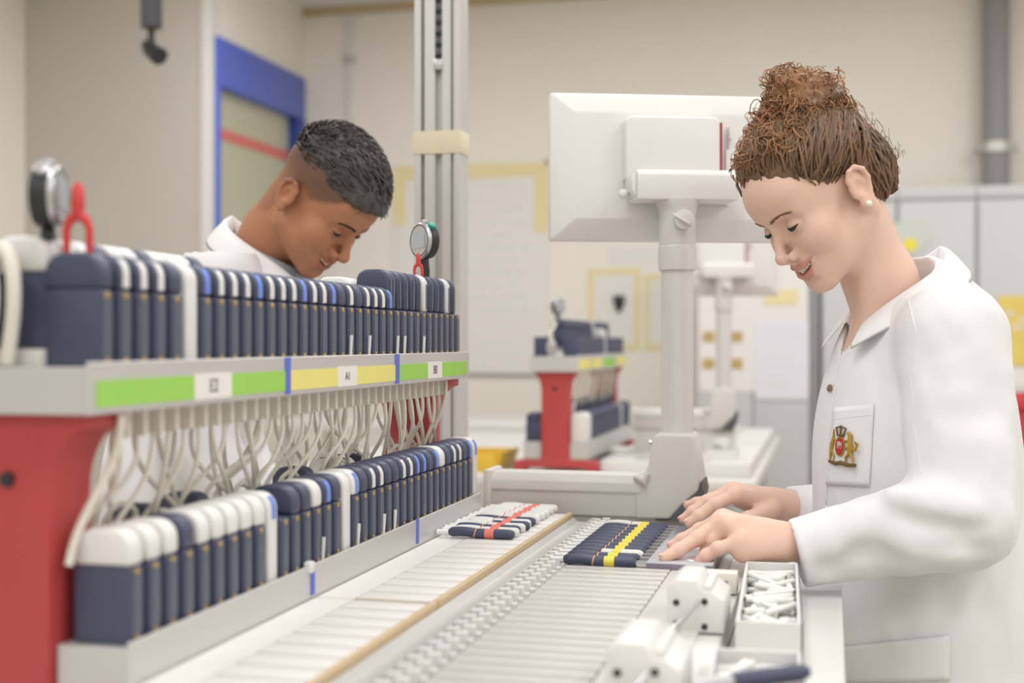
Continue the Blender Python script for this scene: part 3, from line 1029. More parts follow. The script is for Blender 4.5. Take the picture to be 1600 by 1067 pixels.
    obj('latch_hook', MB().tube([(.094, yf - .003, .112), (.094, yf - .004, .136), (.094, yf - .004, .148)], [.0015, .0022, .0015], 8).tube([(.094, yf - .003, .13), (.099, yf - .004, .128)], .0018, 6).mesh('latch_hook'), M['steel'], la)
    return S, T


M['alu2'] = mat('silver_painted_tube', hexc(218, 216, 213), 0.38, metal=0.12, var=0.03)
M['white2'] = mat('monitor_shell_plastic', hexc(231, 229, 226), 0.42, var=0.02)
M['redstrip'] = mat('dark_red_strip', hexc(176, 62, 66), 0.4)
screen_station(0, 0, 0, 'grey column stand with a silver post rising from the crossbar beside the glass plate', 'white monitor seen from behind, above the glass plate and crossbar')

# ------------------------------------------------------------------ aluminium profile column
cx, cy = -.755, 2.44
ac = thing('profile_column', 'tall slotted aluminium profile column wrapped with masking tape behind the rack', 'column', (cx, cy, 0))
sec = [(-.047, -.03), (-.033, -.03), (-.033, -.012), (-.026, -.012), (-.026, -.03), (-.004, -.03), (-.004, -.014), (.010, -.014), (.010, -.03), (.028, -.03), (.028, -.018), (.034, -.018), (.034, -.03),
       (.047, -.03), (.047, .03), (-.047, .03)]
zbt = 0.0
prof3 = MB().prism([(cx + a, cy + b) for a, b in sec], 'z', zbt, CEIL - .002)
wobj('profile', prof3, M['alu'], ac, 0.001, 1)
wobj('masking_tape', MB().box(cx - .049, cx + .049, cy - .0325, cy + .032, H + (533 - 237) / 2000 * 2.5, H + (533 - 201) / 2000 * 2.5), M['masking'], ac, 0.001)
wobj('inner_cable', MB().tube([(cx + .003, cy - .02, H + .56), (cx + .002, cy - .02, H + .60), (cx + .003, cy - .02, CEIL - .01)], .0065, 8), M['black'], ac)
for k in range(9):
    wobj('cable_clip', MB().box(cx - .004, cx + .010, cy - .029, cy - .019, H + .565 + k * .022, H + .578 + k * .022), M['darkgrey'], ac, 0.001)
wobj('bracket', MB().box(cx - .006, cx + .012, cy - .033, cy - .029, H + .535, H + .556), M['steel'], ac, 0.001)

# ------------------------------------------------------------------ background work place: a second rack, bench and monitor
bench2 = thing('workbench', 'white workbench in the background under the second red rack', 'workbench', (-.85, 4.7, 0))
B2 = -.417
wobj('top', MB().box(-1.75, -.22, 3.86, 5.75, H + B2 - .035, H + B2), M['offwhite'], bench2, 0.004)
for x in (-1.68, -.30):
    for y in (3.95, 5.65):
        wobj('leg', MB().box(x - .025, x + .025, y - .025, y + .025, 0, H + B2 - .035), M['steel'], bench2, 0.003)
X2, R2Y0, R2Y1, HW2 = -.84, 3.90, 4.86, .076
R2 = rack('charging_rack', 'second red legged charging rack with navy cases on the background bench', X2, R2Y0, R2Y1, HW2, -.047, -.095, -.313, -.369, B2, colh=.044)
for (a, b, m) in ((.012, .22, 'yellow'), (.25, .42, 'yellow'), (.46, .70, 'green'), (.74, .95, 'yellow')):
    wobj('label_strip', MB().box(X2 + HW2 - .0005, X2 + HW2 + .001, R2Y0 + a, R2Y0 + b, H - .088, H - .056), M[m], R2)
for i in range(14):
    y = R2Y0 + .10 + i * .055
    p0 = Vector((X2 + .055, y, H - .096))
    e = Vector((X2 + .03, y + random.uniform(-.05, .05), H - .26))
    wobj('lead', MB().tube(bez(p0, p0 + Vector((0, 0, -.06)), e + Vector((.01, 0, .06)), e, 8), .0035, 6), M['cable'], R2)
s2 = 'SSSSSSSSSSSSSSSSFSSSSSSSSSSSS'
for i, k in enumerate(s2[:29]):
    t = case('S' if k == 'S' else 'F', (X2 + HW2 - .006 - CW / 2, R2Y0 + .035 + i * .0315, H - .0468), 'in the lower outer row of the background rack shelf', 'cases in the outer row of the background rack', plain=True)
for i in range(24):
    k = 'N' if i != 14 else 'F'
    case(k, (X2, R2Y0 + .075 + i * .034, H - .0228 + .0035), 'on the raised step of the background rack', 'cases on the raised step of the background rack', plain=True)
wobj('step_pad', MB().box(X2 - .022, X2 + .022, R2Y0 + .05, R2Y1 - .04, H - .0332, H - .0195), M['lightgrey'], R2)
for i in range(2):
    case('S', (X2 - HW2 + .006 + CW / 2, R2Y0 + .035 + i * .0315, H - .0468), 'on the aisle side of the background rack', 'cases on the aisle side of the background rack', plain=True)
for i in range(28):
    k = 'F' if i in (0, 1, 2, 21) else 'N'
    case(k, (X2 + .103 - .006 - CW / 2, R2Y0 + .04 + i * .0325, H - .3148), 'on the lower ledge of the background rack', 'cases on the lower ledge of the background rack', plain=True)
for i in range(23):
    case('F' if i == 0 else 'N', (X2 + .019, R2Y0 + .10 + i * .0335, H - .2798), 'on the inner step behind the background ledge row', 'cases on the inner step of the background rack', plain=True)
wobj('lower_step', MB().box(X2 - .03, X2 + .046, R2Y0 + .08, R2Y1 - .08, H - .369, H - .280), M['alu'], R2, 0.001)
for i in range(2):
    case('N', (X2 - .103 + .006 + CW / 2, R2Y0 + .04 + i * .0325, H - .3148), 'on the aisle side ledge of the background rack', 'cases on the aisle side ledge of the background rack', plain=True)
stopwatch((X2 - .004, R2Y0 + .075, H - .0193 + CHB + CHC - .001), math.radians(70), 'dark stopwatch standing on the background rack', .012)
# silver key ring hanging over the end cases of the background rack
kr = thing('silver_tag', 'oval silver tag on a short loop hanging over the background rack cases', 'tag', (X2 - .012, R2Y0 + .015, H - .035))
wobj('disc', MB().ball((X2 - .012, R2Y0 + .014, H - .018), (.016, .005, .026), 10), M['steel'], kr)
wobj('loop', MB().tube([(X2 - .012, R2Y0 + .014, H + .006), (X2 - .016, R2Y0 + .016, H + .03), (X2 - .004, R2Y0 + .02, H + .045), (X2 - .006, R2Y0 + .03, H + .060)], [.006, .008, .005, .009], 8), M['cable'], kr)

cv2 = thing('conveyor', 'white conveyor housing with pale rods beside the background rack', 'conveyor', (-.5, 4.6, H + B2))
wobj('housing', MB().box(X2 + .136, -.24, 3.95, 5.6, H + B2, H - .372), M['offwhite'], cv2, 0.004)
rod2 = withmat(MB().box(-.60, -.42, 0, .034, 0, .010).mesh('rod', .002, 1), M['rod'])
for i in range(36):
    obj('rod', rod2, None, cv2, Vector((0, 4.0 + i * .043, H - .3725)) - wloc(cv2))
wobj('side_rail', MB().box(-.41, -.37, 3.97, 5.58, H - .372, H - .36), M['lightgrey'], cv2, 0.002)
screen_station(-.108, 2.23, -.012, 'grey column stand in the background beside the second rack', 'white monitor in the background seen from behind, half hidden by the nearer monitor', 14)
# pile of white sticks on a small box at the end of the background bench
t3 = thing('cigarette_tray', 'small white tray heaped with sticks on the background bench', 'tray', (-.335, 4.08, H - .372))
ctr = Vector((-.335, 4.08, H - .372))
wobj('bottom', MB().box(ctr.x - .045, ctr.x + .045, ctr.y - .06, ctr.y + .06, ctr.z, ctr.z + .004), M['white'], t3)
for (a, b, c, d) in ((-.045, .045, -.06, -.056), (-.045, .045, .056, .06), (-.045, -.041, -.056, .056), (.041, .045, -.056, .056)):
    wobj('side', MB().box(ctr.x + a, ctr.x + b, ctr.y + c, ctr.y + d, ctr.z + .004, ctr.z + .035), M['white'], t3)
random.seed(9)
for i in range(40):
    lay = i // 8
    sp = .034 - lay * .005
    a = random.uniform(0, 6.28)
    p = ctr + Vector((random.uniform(-sp, sp) * .5, random.uniform(-sp, sp) * .8, .010 + lay * .012))
    o = obj('cigarette', cig_me, None, None, p, (0, random.uniform(-.3, .3), a))
    o.scale = (.9, 1.6, 1.6)
    tag(o, 'white stick in the heaped tray on the background bench', 'cigarette', 'sticks heaped on the background bench')

# yellow bin and cardboard under and beside the background bench
yb = thing('yellow_bin', 'yellow plastic bin on the background bench left of the second rack', 'bin', (-1.14, 4.02, H + B2))
yv = [(-.10, -.075), (.10, -.075), (.115, .0), (-.115, .0)]
wobj('shell', MB().prism([(-1.14 - .105, H + B2), (-1.14 + .105, H + B2), (-1.14 + .125, H + B2 + .065), (-1.14 + .117, H + B2 + .065), (-1.14 + .100, H + B2 + .006), (-1.14 - .100, H + B2 + .006), (-1.14 - .117, H + B2 + .065), (-1.14 - .125, H + B2 + .065)], 'y', 3.93, 4.17), M['yellowbin'], yb, 0.003)
wobj('end_wall', MB().box(-1.14 - .102, -1.14 + .102, 3.926, 3.934, H + B2, H + B2 + .060), M['yellowbin'], yb, 0.002)
wobj('end_wall', MB().box(-1.14 - .102, -1.14 + .102, 4.166, 4.174, H + B2, H + B2 + .060), M['yellowbin'], yb, 0.002)
cbx = thing('cardboard_box', 'brown cardboard box standing behind the crossbar on the floor by the background bench', 'box', (-.62, 3.66, 0))
wobj('carton', MB().box(-.86, -.40, 3.48, 3.82, 0, H - .42), M['brownbox'], cbx, 0.004)
wobj('packing_tape', MB().box(-.66, -.60, 3.478, 3.822, H - .4205, H - .4190), M['masking'], cbx)
for s in (0,):
    wobj('lid_flap', MB().box(-.86, -.64, 3.48, 3.82, H - .420, H - .4192), M['brownbox'], cbx)
# white side table further back on the left
tb = thing('side_table', 'plain white side table standing along the back of the room', 'table', (-2.1, 6.3, 0))
wobj('top', MB().box(-2.75, -1.0, 5.95, 6.65, H - .45, H - .40), M['offwhite'], tb, 0.004)
for x in (-2.68, -1.07):
    for y in (6.02, 6.58):
        wobj('leg', MB().box(x - .025, x + .025, y - .025, y + .025, 0, H - .45), M['steel'], tb)

# ------------------------------------------------------------------ things on the back wall
def wall_rect(p0, p1, q0, q1, Y):
    """x and z limits on the plane y=Y for a region seen in the photograph"""
    def xz(px, py):
        r = (px - 800) / FPX
        d = Y / (r * ST + CT)
        return r * d * CT - d * ST, H + (533.5 - py) / FPX * d
    xa, _ = xz(p0, 500)
    xb, _ = xz(p1, 500)
    _, za = xz((p0 + p1) / 2, q1)
    _, zb = xz((p0 + p1) / 2, q0)
    return xa, xb, za, zb


xa, xb, za, zb = wall_rect(616, 856, 257, 584, YB)
pb = thing('paper_chart', 'large white paper chart with faint writing taped to the cream wall', 'poster', ((xa + xb) / 2, YB, za))
wobj('sheet', MB().box(xa, xb, YB - .012, YB - .001, za, zb), M['paper'], pb)
wobj('tape_border', MB().box(xa, xb, YB - .014, YB - .0115, zb - .085, zb), M['mustard'], pb)
wobj('tape_border', MB().box(xb - .08, xb, YB - .014, YB - .0115, zb - .42, zb - .085), M['mustard'], pb)
wobj('tape_border', MB().box(xa, xa + .08, YB - .014, YB - .0115, zb - .36, zb - .085), M['mustard'], pb)
wobj('bottom_batten', MB().box(xa, xb, YB - .016, YB - .0005, za - .012, za + .004), M['pipe'], pb)
random.seed(21)
wr = MB()
for row in range(11):
    z = zb - .14 - row * .075
    x = xa + .42
    while x < xb - .16:
        w_ = random.uniform(.03, .08)
        wr.box(x, x + w_, YB - .0128, YB - .0118, z, z + random.uniform(.008, .02))
        x += w_ + random.uniform(.015, .05)
wobj('handwriting', wr, M['paleink'], pb)['kind'] = 'stuff'
wobj('conduit_mark', MB().box(xb - .012, xb + .012, YB - .017, YB - .0135, zb - .02, zb + .012), M['pipe'], pb)

cdt = thing('wall_conduit', 'thin grey conduit clipped to the cream wall near the blue window', 'conduit', (-2.95, YB - .02, H + 1.2))
xa, xb, za, zb = wall_rect(544, 552, 0, 236, YB)
xm = (xa + xb) / 2
wobj('pipe', MB().cyl((xm, YB - .018, za), (xm, YB - .018, CEIL - .05), .014, n=12), M['trimwhite'], cdt)
wobj('pipe_clip', MB().box(xm - .035, xm + .035, YB - .036, YB, H + 1.72, H + 1.76), M['clamp'], cdt, 0.003)

pp = thing('drain_pipe', 'thick grey vertical pipe with a metal clamp on the cream wall above the lockers', 'pipe', (1.0, YB - .1, H + .5))
xa, xb, za, zb = wall_rect(1534, 1578, 0, 282, YB - .1)
xm, rr_ = (xa + xb) / 2, (xb - xa) / 2
wobj('pipe', MB().lathe([(rr_, za - .35), (rr_, CEIL - .052)], (xm, YB - .1, 0), 28), M['pipe'], pp)
zc = H + (533 - 232) / 2000 * 6.95
wobj('clamp', MB().lathe([(rr_ + .004, zc - .03), (rr_ + .012, zc - .028), (rr_ + .012, zc + .028), (rr_ + .004, zc + .03)], (xm, YB - .1, 0), 28), M['clamp'], pp)
wobj('clamp_bolt', MB().cyl((xm - rr_ - .045, YB - .1, zc), (xm - rr_, YB - .1, zc), .02, n=12), M['clamp'], pp)
wobj('clamp_bolt', MB().cyl((xm + rr_, YB - .1, zc), (xm + rr_ + .04, YB - .1, zc), .02, n=12), M['clamp'], pp)

# spot lamp hanging from the ceiling in front of the partition
c0 = W(243, 62, 5.0)
sp = thing('ceiling_spot', 'small black spot lamp on a dark rod hanging before the grey partition', 'lamp', (c0.x, c0.y, CEIL))
wobj('housing', MB().cyl((c0.x - .018, c0.y, H + 1.225), (c0.x - .018, c0.y, CEIL - .01), .042, n=18), M['darkgrey'], sp, 0.002)
wobj('rod', MB().cyl((c0.x - .018, c0.y, H + 1.13), (c0.x - .018, c0.y, H + 1.23), .014, n=12), M['black'], sp)
wobj('swivel', MB().ball((c0.x - .015, c0.y, H + 1.135), .026, 8), M['black'], sp)
wobj('head', MB().tube([(c0.x - .05, c0.y + .02, H + 1.165), (c0.x - .01, c0.y - .01, H + 1.135), (c0.x + .035, c0.y - .03, H + 1.105)], [.022, .034, .036], 14), M['black'], sp)

# lockers along the back wall
LY = 6.72
LZ = H + .775
edges = [-.055, .32, .697, 1.07, 1.44, 1.81]
for i in range(5):
    a, b = edges[i], edges[i + 1]
    lk = thing('locker', (['tall grey locker next to the notice cabinet', 'second grey locker from the notice cabinet', 'grey locker with the yellow notice on its door', 'fourth grey locker from the notice cabinet', 'fifth grey locker from the notice cabinet'])[i] + ', against the wall', 'locker', ((a + b) / 2, LY + .25, 0), 'grey lockers in a row')
    wobj('body', MB().box(a + .002, b - .002, LY + .018, YB - .22, 0.0, LZ), M['locker'], lk, 0.003)
    dr = wobj('door', MB().box(a + .012, b - .012, LY, LY + .018, .08, LZ - .075), M['locker'], lk, 0.004)
    wobj('top_band', MB().box(a + .002, b - .002, LY + .004, LY + .018, LZ - .06, LZ - .004), M['locker'], lk, 0.002)
    wobj('door_handle', MB().box(b - .060, b - .040, LY - .02, LY, 1.0, 1.12), M['steel'], dr, 0.003)
yp = thing('safety_notice', 'yellow printed notice stuck on a grey locker door', 'poster', (.9, LY, H))
xa, xb, za, zb = wall_rect(1559, 1640, 462, 572, LY)
wobj('sheet', MB().box(xa, xb, LY - .004, LY + .0002, za, zb), M['posteryellow'], yp)
random.seed(3)
for k in range(5):
    x = xa + .03 + .035 * k
    z = zb - .05 - random.uniform(0, .22)
    wobj('print_block', MB().box(x, x + .05, LY - .0048, LY - .0038, z, z + .03), M['masking'], yp)
wobj('white_strip', MB().box(xa + .01, xb, LY - .003, LY + .0002, za - .11, za - .01), M['paper'], yp)
# round mirror-like badge with a yellow spot, half hidden by the woman's collar
gc = W(1424, 370, 6.3)
gx, gz = gc.x, gc.z
gb = thing('round_badge', 'round grey green badge with a yellow spot on the locker above the collar', 'badge', (gx, LY, gz))
wobj('disc', MB().cyl((gx, LY - .006, gz + .01), (gx, LY + .001, gz + .01), .095, n=28), M['pane2'] if 'pane2' in M else M['lcd'], gb)
wobj('spot', MB().cyl((gx + .0, LY - .010, gz - .03), (gx, LY - .005, gz - .03), .035, n=20), M['penyellow'], gb)

# grey cabinet with notices, left of the lockers
xa, xb, za, zb = wall_rect(1088, 1268, 372, 740, LY)
cab = thing('notice_cabinet', 'grey cabinet hung with paper notices left of the lockers', 'cabinet', ((xa + xb) / 2, LY + .2, 0))
wobj('body', MB().box(xa, xb, LY + .02, LY + .5, 0, zb), M['locker'], cab, 0.004)
xm = (xa + xb) / 2
wobj('door', MB().box(xa + .01, xm - .004, LY, LY + .02, .08, zb - .02), M['locker'], cab, 0.004)
wobj('door', MB().box(xm + .004, xb - .01, LY, LY + .02, .08, zb - .02), M['locker'], cab, 0.004)
wobj('edge_post', MB().box(xb, xb + .036, LY - .01, LY + .5, 0, zb), M['pipe'], cab, 0.003)


def notice(p0, p1, q0, q1, Y, m, label, kind='poster', border=None, lines=0, th=.003, group=None):
    xa, xb, za, zb = wall_rect(p0, p1, q0, q1, Y)
    t = thing('paper_notice', label, kind, ((xa + xb) / 2, Y, za), group)
    wobj('sheet', MB().box(xa, xb, Y - th, Y + .0003, za, zb), m, t)
    if border:
        b = .035
        for (a, c, e, f) in ((xa, xb, zb - b, zb), (xa, xb, za, za + b), (xa, xa + b, za + b, zb - b), (xb - b, xb, za + b, zb - b)):
            wobj('border', MB().box(a, c, Y - th - .001, Y - th + .0002, e, f), border, t)
    if lines:
        mb = MB()
        for k in range(lines):
            z = zb - (zb - za) * (k + 1) / (lines + 1.5)
            mb.box(xa + .04, xb - random.uniform(.04, .12), Y - th - .0008, Y - th + .0002, z, z + .008)
        wobj('print_lines', mb, M['paleink'], t)['kind'] = 'stuff'
    return t


notice(1092, 1262, 392, 612, LY, M['paper'], 'big white notice sheet covering the upper grey cabinet doors')
notice(1180, 1264, 500, 624, LY - .004, M['slatlilac'] if 'slatlilac' in M else M['paper'], 'white printed page over the lower right of the big notice sheet', lines=7)
notice(1194, 1246, 452, 476, LY - .004, M['mustard'], 'narrow beige name card above the printed page on the cabinet')
for (a, b) in ((1098, 526), (1142, 526), (1098, 568), (1142, 568)):
    notice(a, a + 18, b - 8, b + 8, LY - .004, M['brownbox'], 'small brown square tag stuck on the big notice sheet', 'tag', group='brown tags on the notice sheet')
notice(918, 1000, 420, 548, YB, M['paper'], 'white sheet with a yellow border on the wall above the background rack', border=M['mustard'])
notice(1006, 1082, 428, 548, YB, M['paper'], 'white sheet with a yellow border on the wall behind the silver post', border=M['mustard'])
notice(950, 1090, 385, 412, YB, M['paper'], 'long narrow white strip of paper on the wall under the monitor')
# wall clock like dark drop: hook on the wall above the background rack
hk = W(957, 473, 7.3)
dk = thing('wall_hook', 'dark pointed coat hook on the wall above the background rack', 'hook', (hk.x, YB, hk.z))
wobj('plate', MB().prism([(hk.x - .035, hk.z + .05), (hk.x + .035, hk.z + .05), (hk.x + .035, hk.z), (hk.x, hk.z - .06), (hk.x - .03, hk.z)], 'y', YB - .02, YB + .001), M['black'], dk, 0.006)
wobj('peg', MB().tube([(hk.x, YB - .015, hk.z + .01), (hk.x, YB - .05, hk.z + .02)], [.012, .016], 8), M['black'], dk)

# stacked red crates behind the woman
for k in range(3):
    z0 = .30 * k + .0
    c = W(1642, 800, 3.6)
    rc = thing('red_crate', ['red plastic crate on the floor, lowest of the stack behind the woman', 'red plastic crate in the middle of the stack behind the woman', 'red plastic crate on top of the stack behind the woman'][k], 'crate', (c.x, c.y, z0 + .10))
    zz0, zz1 = z0 + .30, z0 + .598
    if k == 0:
        zz0 = 0.0
    a, b, e, f = c.x - .115, c.x + .40, c.y - .2, c.y + .2
    wobj('bottom', MB().box(a + .01, b - .01, e + .01, f - .01, zz0 + .002, zz0 + .012), M['redcrate'], rc)
    for (p, q, r_, s_) in ((a, b, e, e + .012), (a, b, f - .012, f), (a, a + .012, e + .012, f - .012), (b - .012, b, e + .012, f - .012)):
        wobj('side', MB().box(p, q, r_, s_, zz0 + .002, zz1), M['redcrate'], rc, 0.003)
    wobj('rim', MB().box(a - .012, b + .012, e - .012, e, zz1 - .03, zz1).box(a - .012, a, e, f, zz1 - .03, zz1), M['redcrate'], rc, 0.002)
# ------------------------------------------------------------------ smooth solid modelling for bodies and cloth
def V3(p):
    return np.array((p[0], p[1], p[2]), dtype=np.float32)


def smin(a, b, k):
    h = np.clip(0.5 + 0.5 * (b - a) / k, 0, 1)
    return b + (a - b) * h - k * h * (1 - h)


def smax(a, b, k):
    return -smin(-a, -b, k)


def ell(P, c, r):
    q = (P - V3(c))
    k0 = np.sqrt(((q / V3(r)) ** 2).sum(1)) + 1e-9
    k1 = np.sqrt(((q / (V3(r) ** 2)) ** 2).sum(1)) + 1e-9
    return k0 * (k0 - 1) / k1


def sph(P, c, r):
    return np.sqrt(((P - V3(c)) ** 2).sum(1)) - r


def rc(P, a, b, r1, r2):
    a, b = V3(a), V3(b)
    ba = b - a
    q = P - a
    h = np.clip((q @ ba) / max(1e-12, float(ba @ ba)), 0, 1)
    return np.sqrt(((q - h[:, None] * ba) ** 2).sum(1)) - (r1 + (r2 - r1) * h)


def chain(P, pts, rad, k):
    d = None
    for i in range(len(pts) - 1):
        e = rc(P, pts[i], pts[i + 1], rad[i], rad[i + 1])
        d = e if d is None else smin(d, e, k)
    return d


def vnoise(P, f, seed=0):
    """smooth value noise in -1..1"""
    q = P * f + seed * 17.31
    i = np.floor(q).astype(np.int64)
    t = (q - i).astype(np.float32)
    t = t * t * (3 - 2 * t)

    def hsh(a, b, c):
        n = (a * 73856093) ^ (b * 19349663) ^ (c * 83492791)
        n = (n ^ (n >> 13)) * 1274126177
        return ((n & 0xffff) / 32767.5 - 1).astype(np.float32)
    r = 0
    for dx in (0, 1):
        for dy in (0, 1):
            for dz in (0, 1):
                w = (t[:, 0] if dx else 1 - t[:, 0]) * (t[:, 1] if dy else 1 - t[:, 1]) * (t[:, 2] if dz else 1 - t[:, 2])
                r = r + w * hsh(i[:, 0] + dx, i[:, 1] + dy, i[:, 2] + dz)
    return r


def polygonise(fn, lo, hi, h):
    """surface nets over a box; the function is evaluated near the surface only"""
    lo, hi = np.array(lo, float), np.array(hi, float)
    B = 4
    nb = np.maximum(1, np.ceil((hi - lo) / (h * B)).astype(int))
    gx = [lo[i] + (np.arange(nb[i]) + .5) * h * B - .5 * h for i in range(3)]
    G = np.stack(np.meshgrid(*gx, indexing='ij'), -1).reshape(-1, 3).astype(np.float32)
    dc = fn(G).astype(np.float32)
    full = np.repeat(np.repeat(np.repeat(dc.reshape(nb), B, 0), B, 1), B, 2)
    act = np.abs(dc) < h * B * 1.9
    idx = np.stack(np.unravel_index(np.nonzero(act)[0], nb), 1) * B
    off = np.stack(np.meshgrid(np.arange(B), np.arange(B), np.arange(B), indexing='ij'), -1).reshape(-1, 3)
    I = (idx[:, None, :] + off[None]).reshape(-1, 3)
    P = (lo + I * h).astype(np.float32)
    vals = np.empty(len(P), np.float32)
    for s in range(0, len(P), 400000):
        vals[s:s + 400000] = fn(P[s:s + 400000])
    full[I[:, 0], I[:, 1], I[:, 2]] = vals
    ins = full < 0
    n = full.shape
    cs = np.zeros((n[0] - 1, n[1] - 1, n[2] - 1), np.int8)
    for dx in (0, 1):
        for dy in (0, 1):
            for dz in (0, 1):
                cs += ins[dx:n[0] - 1 + dx, dy:n[1] - 1 + dy, dz:n[2] - 1 + dz]
    cells = np.stack(np.nonzero((cs > 0) & (cs < 8)), 1)
    vid = np.full(cs.shape, -1, np.int32)
    vid[cells[:, 0], cells[:, 1], cells[:, 2]] = np.arange(len(cells))
    acc = np.zeros((len(cells), 3))
    cnt = np.zeros(len(cells))
    corners = [(a, b, c) for a in (0, 1) for b in (0, 1) for c in (0, 1)]
    for ax in range(3):
        for c in corners:
            if c[ax] == 1:
                continue
            e = list(c)
            e[ax] = 1
            a_ = cells + np.array(c)
            b_ = cells + np.array(e)
            va = full[a_[:, 0], a_[:, 1], a_[:, 2]]
            vb = full[b_[:, 0], b_[:, 1], b_[:, 2]]
            m = (va < 0) != (vb < 0)
            t = va[m] / (va[m] - vb[m])
            p = np.tile(np.array(c, float), (m.sum(), 1))
            p[:, ax] += t
            acc[m] += p
            cnt[m] += 1
    verts = lo + (cells + acc / cnt[:, None]) * h
    faces = []
    for ax in range(3):
        u, v = (ax + 1) % 3, (ax + 2) % 3
        sl0 = [slice(None)] * 3
        sl1 = [slice(None)] * 3
        sl0[ax] = slice(0, n[ax] - 1)
        sl1[ax] = slice(1, n[ax])
        a_, b_ = ins[tuple(sl0)], ins[tuple(sl1)]
        E = np.stack(np.nonzero(a_ != b_), 1)
        ok = (E[:, u] > 0) & (E[:, v] > 0) & (E[:, u] < n[u] - 1) & (E[:, v] < n[v] - 1)
        E = E[ok]
        flip = a_[E[:, 0], E[:, 1], E[:, 2]]
        q = []
        for du, dv in ((0, 0), (-1, 0), (-1, -1), (0, -1)):
            k = E.copy()
            k[:, u] += du
            k[:, v] += dv
            q.append(vid[k[:, 0], k[:, 1], k[:, 2]])
        q = np.stack(q, 1)
        q[~flip] = q[~flip][:, ::-1]
        faces.append(q)
    faces = np.concatenate(faces)
    faces = faces[(faces >= 0).all(1)]
    return verts, faces


def relax(verts, faces, it=2, lam=.5):
    n = len(verts)
    e = np.concatenate([faces[:, [0, 1]], faces[:, [1, 2]], faces[:, [2, 3]], faces[:, [3, 0]]])
    e = np.concatenate([e, e[:, ::-1]])
    deg = np.bincount(e[:, 0], minlength=n)[:, None]
    for _ in range(it):
        s = np.stack([np.bincount(e[:, 0], weights=verts[e[:, 1], k], minlength=n) for k in range(3)], 1)
        verts = verts + lam * (s / np.maximum(deg, 1) - verts)
    return verts


def np_mesh(name, verts, faces, tint=None, off=None):
    if off is not None:
        verts = verts - np.array(off)
    me = bpy.data.meshes.new(name)
    me.vertices.add(len(verts))
    me.vertices.foreach_set('co', np.asarray(verts, np.float32).ravel())
    me.loops.add(faces.size)
    me.loops.foreach_set('vertex_index', faces.astype(np.int32).ravel())
    me.polygons.add(len(faces))
    me.polygons.foreach_set('loop_start', np.arange(0, faces.size, 4, dtype=np.int32))
    me.polygons.foreach_set('loop_total', np.full(len(faces), 4, np.int32))
    me.update(calc_edges=True)
    me.validate()
    me.shade_smooth()
    if tint is not None:
        a = me.color_attributes.new('tint', 'FLOAT_COLOR', 'POINT')
        c = np.ones((len(verts), 4), np.float32)
        c[:, :3] = tint
        a.data.foreach_set('color', c.ravel())
    return me


def tinted_mb_mesh(name, mb, cols, off=None):
    """mb is a list of (MB, colour); joined into one mesh with a colour for each piece"""
    allm = MB()
    tint = []
    for m_, c_ in zip(mb, cols):
        allm.add(m_.v, m_.f)
        tint += [c_] * len(m_.v)
    vs = np.array(allm.v)
    if off is not None:
        vs = vs - np.array(off)
    me = bpy.data.meshes.new(name)
    me.from_pydata([tuple(v) for v in vs], [], allm.f)
    me.shade_smooth()
    a = me.color_attributes.new('tint', 'FLOAT_COLOR', 'POINT')
    c = np.ones((len(vs), 4), np.float32)
    c[:, :3] = np.array(tint)
    a.data.foreach_set('color', c.ravel())
    return me


CR = np.array((CT, ST, 0.0))
CF = np.array((-ST, CT, 0.0))
CZ = np.array((0.0, 0.0, 1.0))


def frame(yaw, pitch, roll, side):
    """columns: forward, left, up of someone who faces the picture's left (-1) or right (+1), turned yaw towards us"""
    fh = side * math.cos(yaw) * CR - math.sin(yaw) * CF
    left = np.cross(CZ, fh)
    f = math.cos(pitch) * fh - math.sin(pitch) * CZ
    u = np.cross(f, left)
    l2 = math.cos(roll) * left + math.sin(roll) * u
    return np.stack([f, l2, np.cross(f, l2)], 1)


# ------------------------------------------------------------------ heads
EYE = (.0785, .0310, .0105)
LIP_UP = [(.1015, 0, -.0495), (.0968, .0125, -.0480), (.0785, .0310, -.0405)]
LIP_LO = [(.0968, 0, -.0686), (.0923, .0145, -.0634), (.0772, .0308, -.0425)]
MOUTH = [(.0985, 0, -.0582), (.0930, .0135, -.0548), (.0782, .0290, -.0416)]


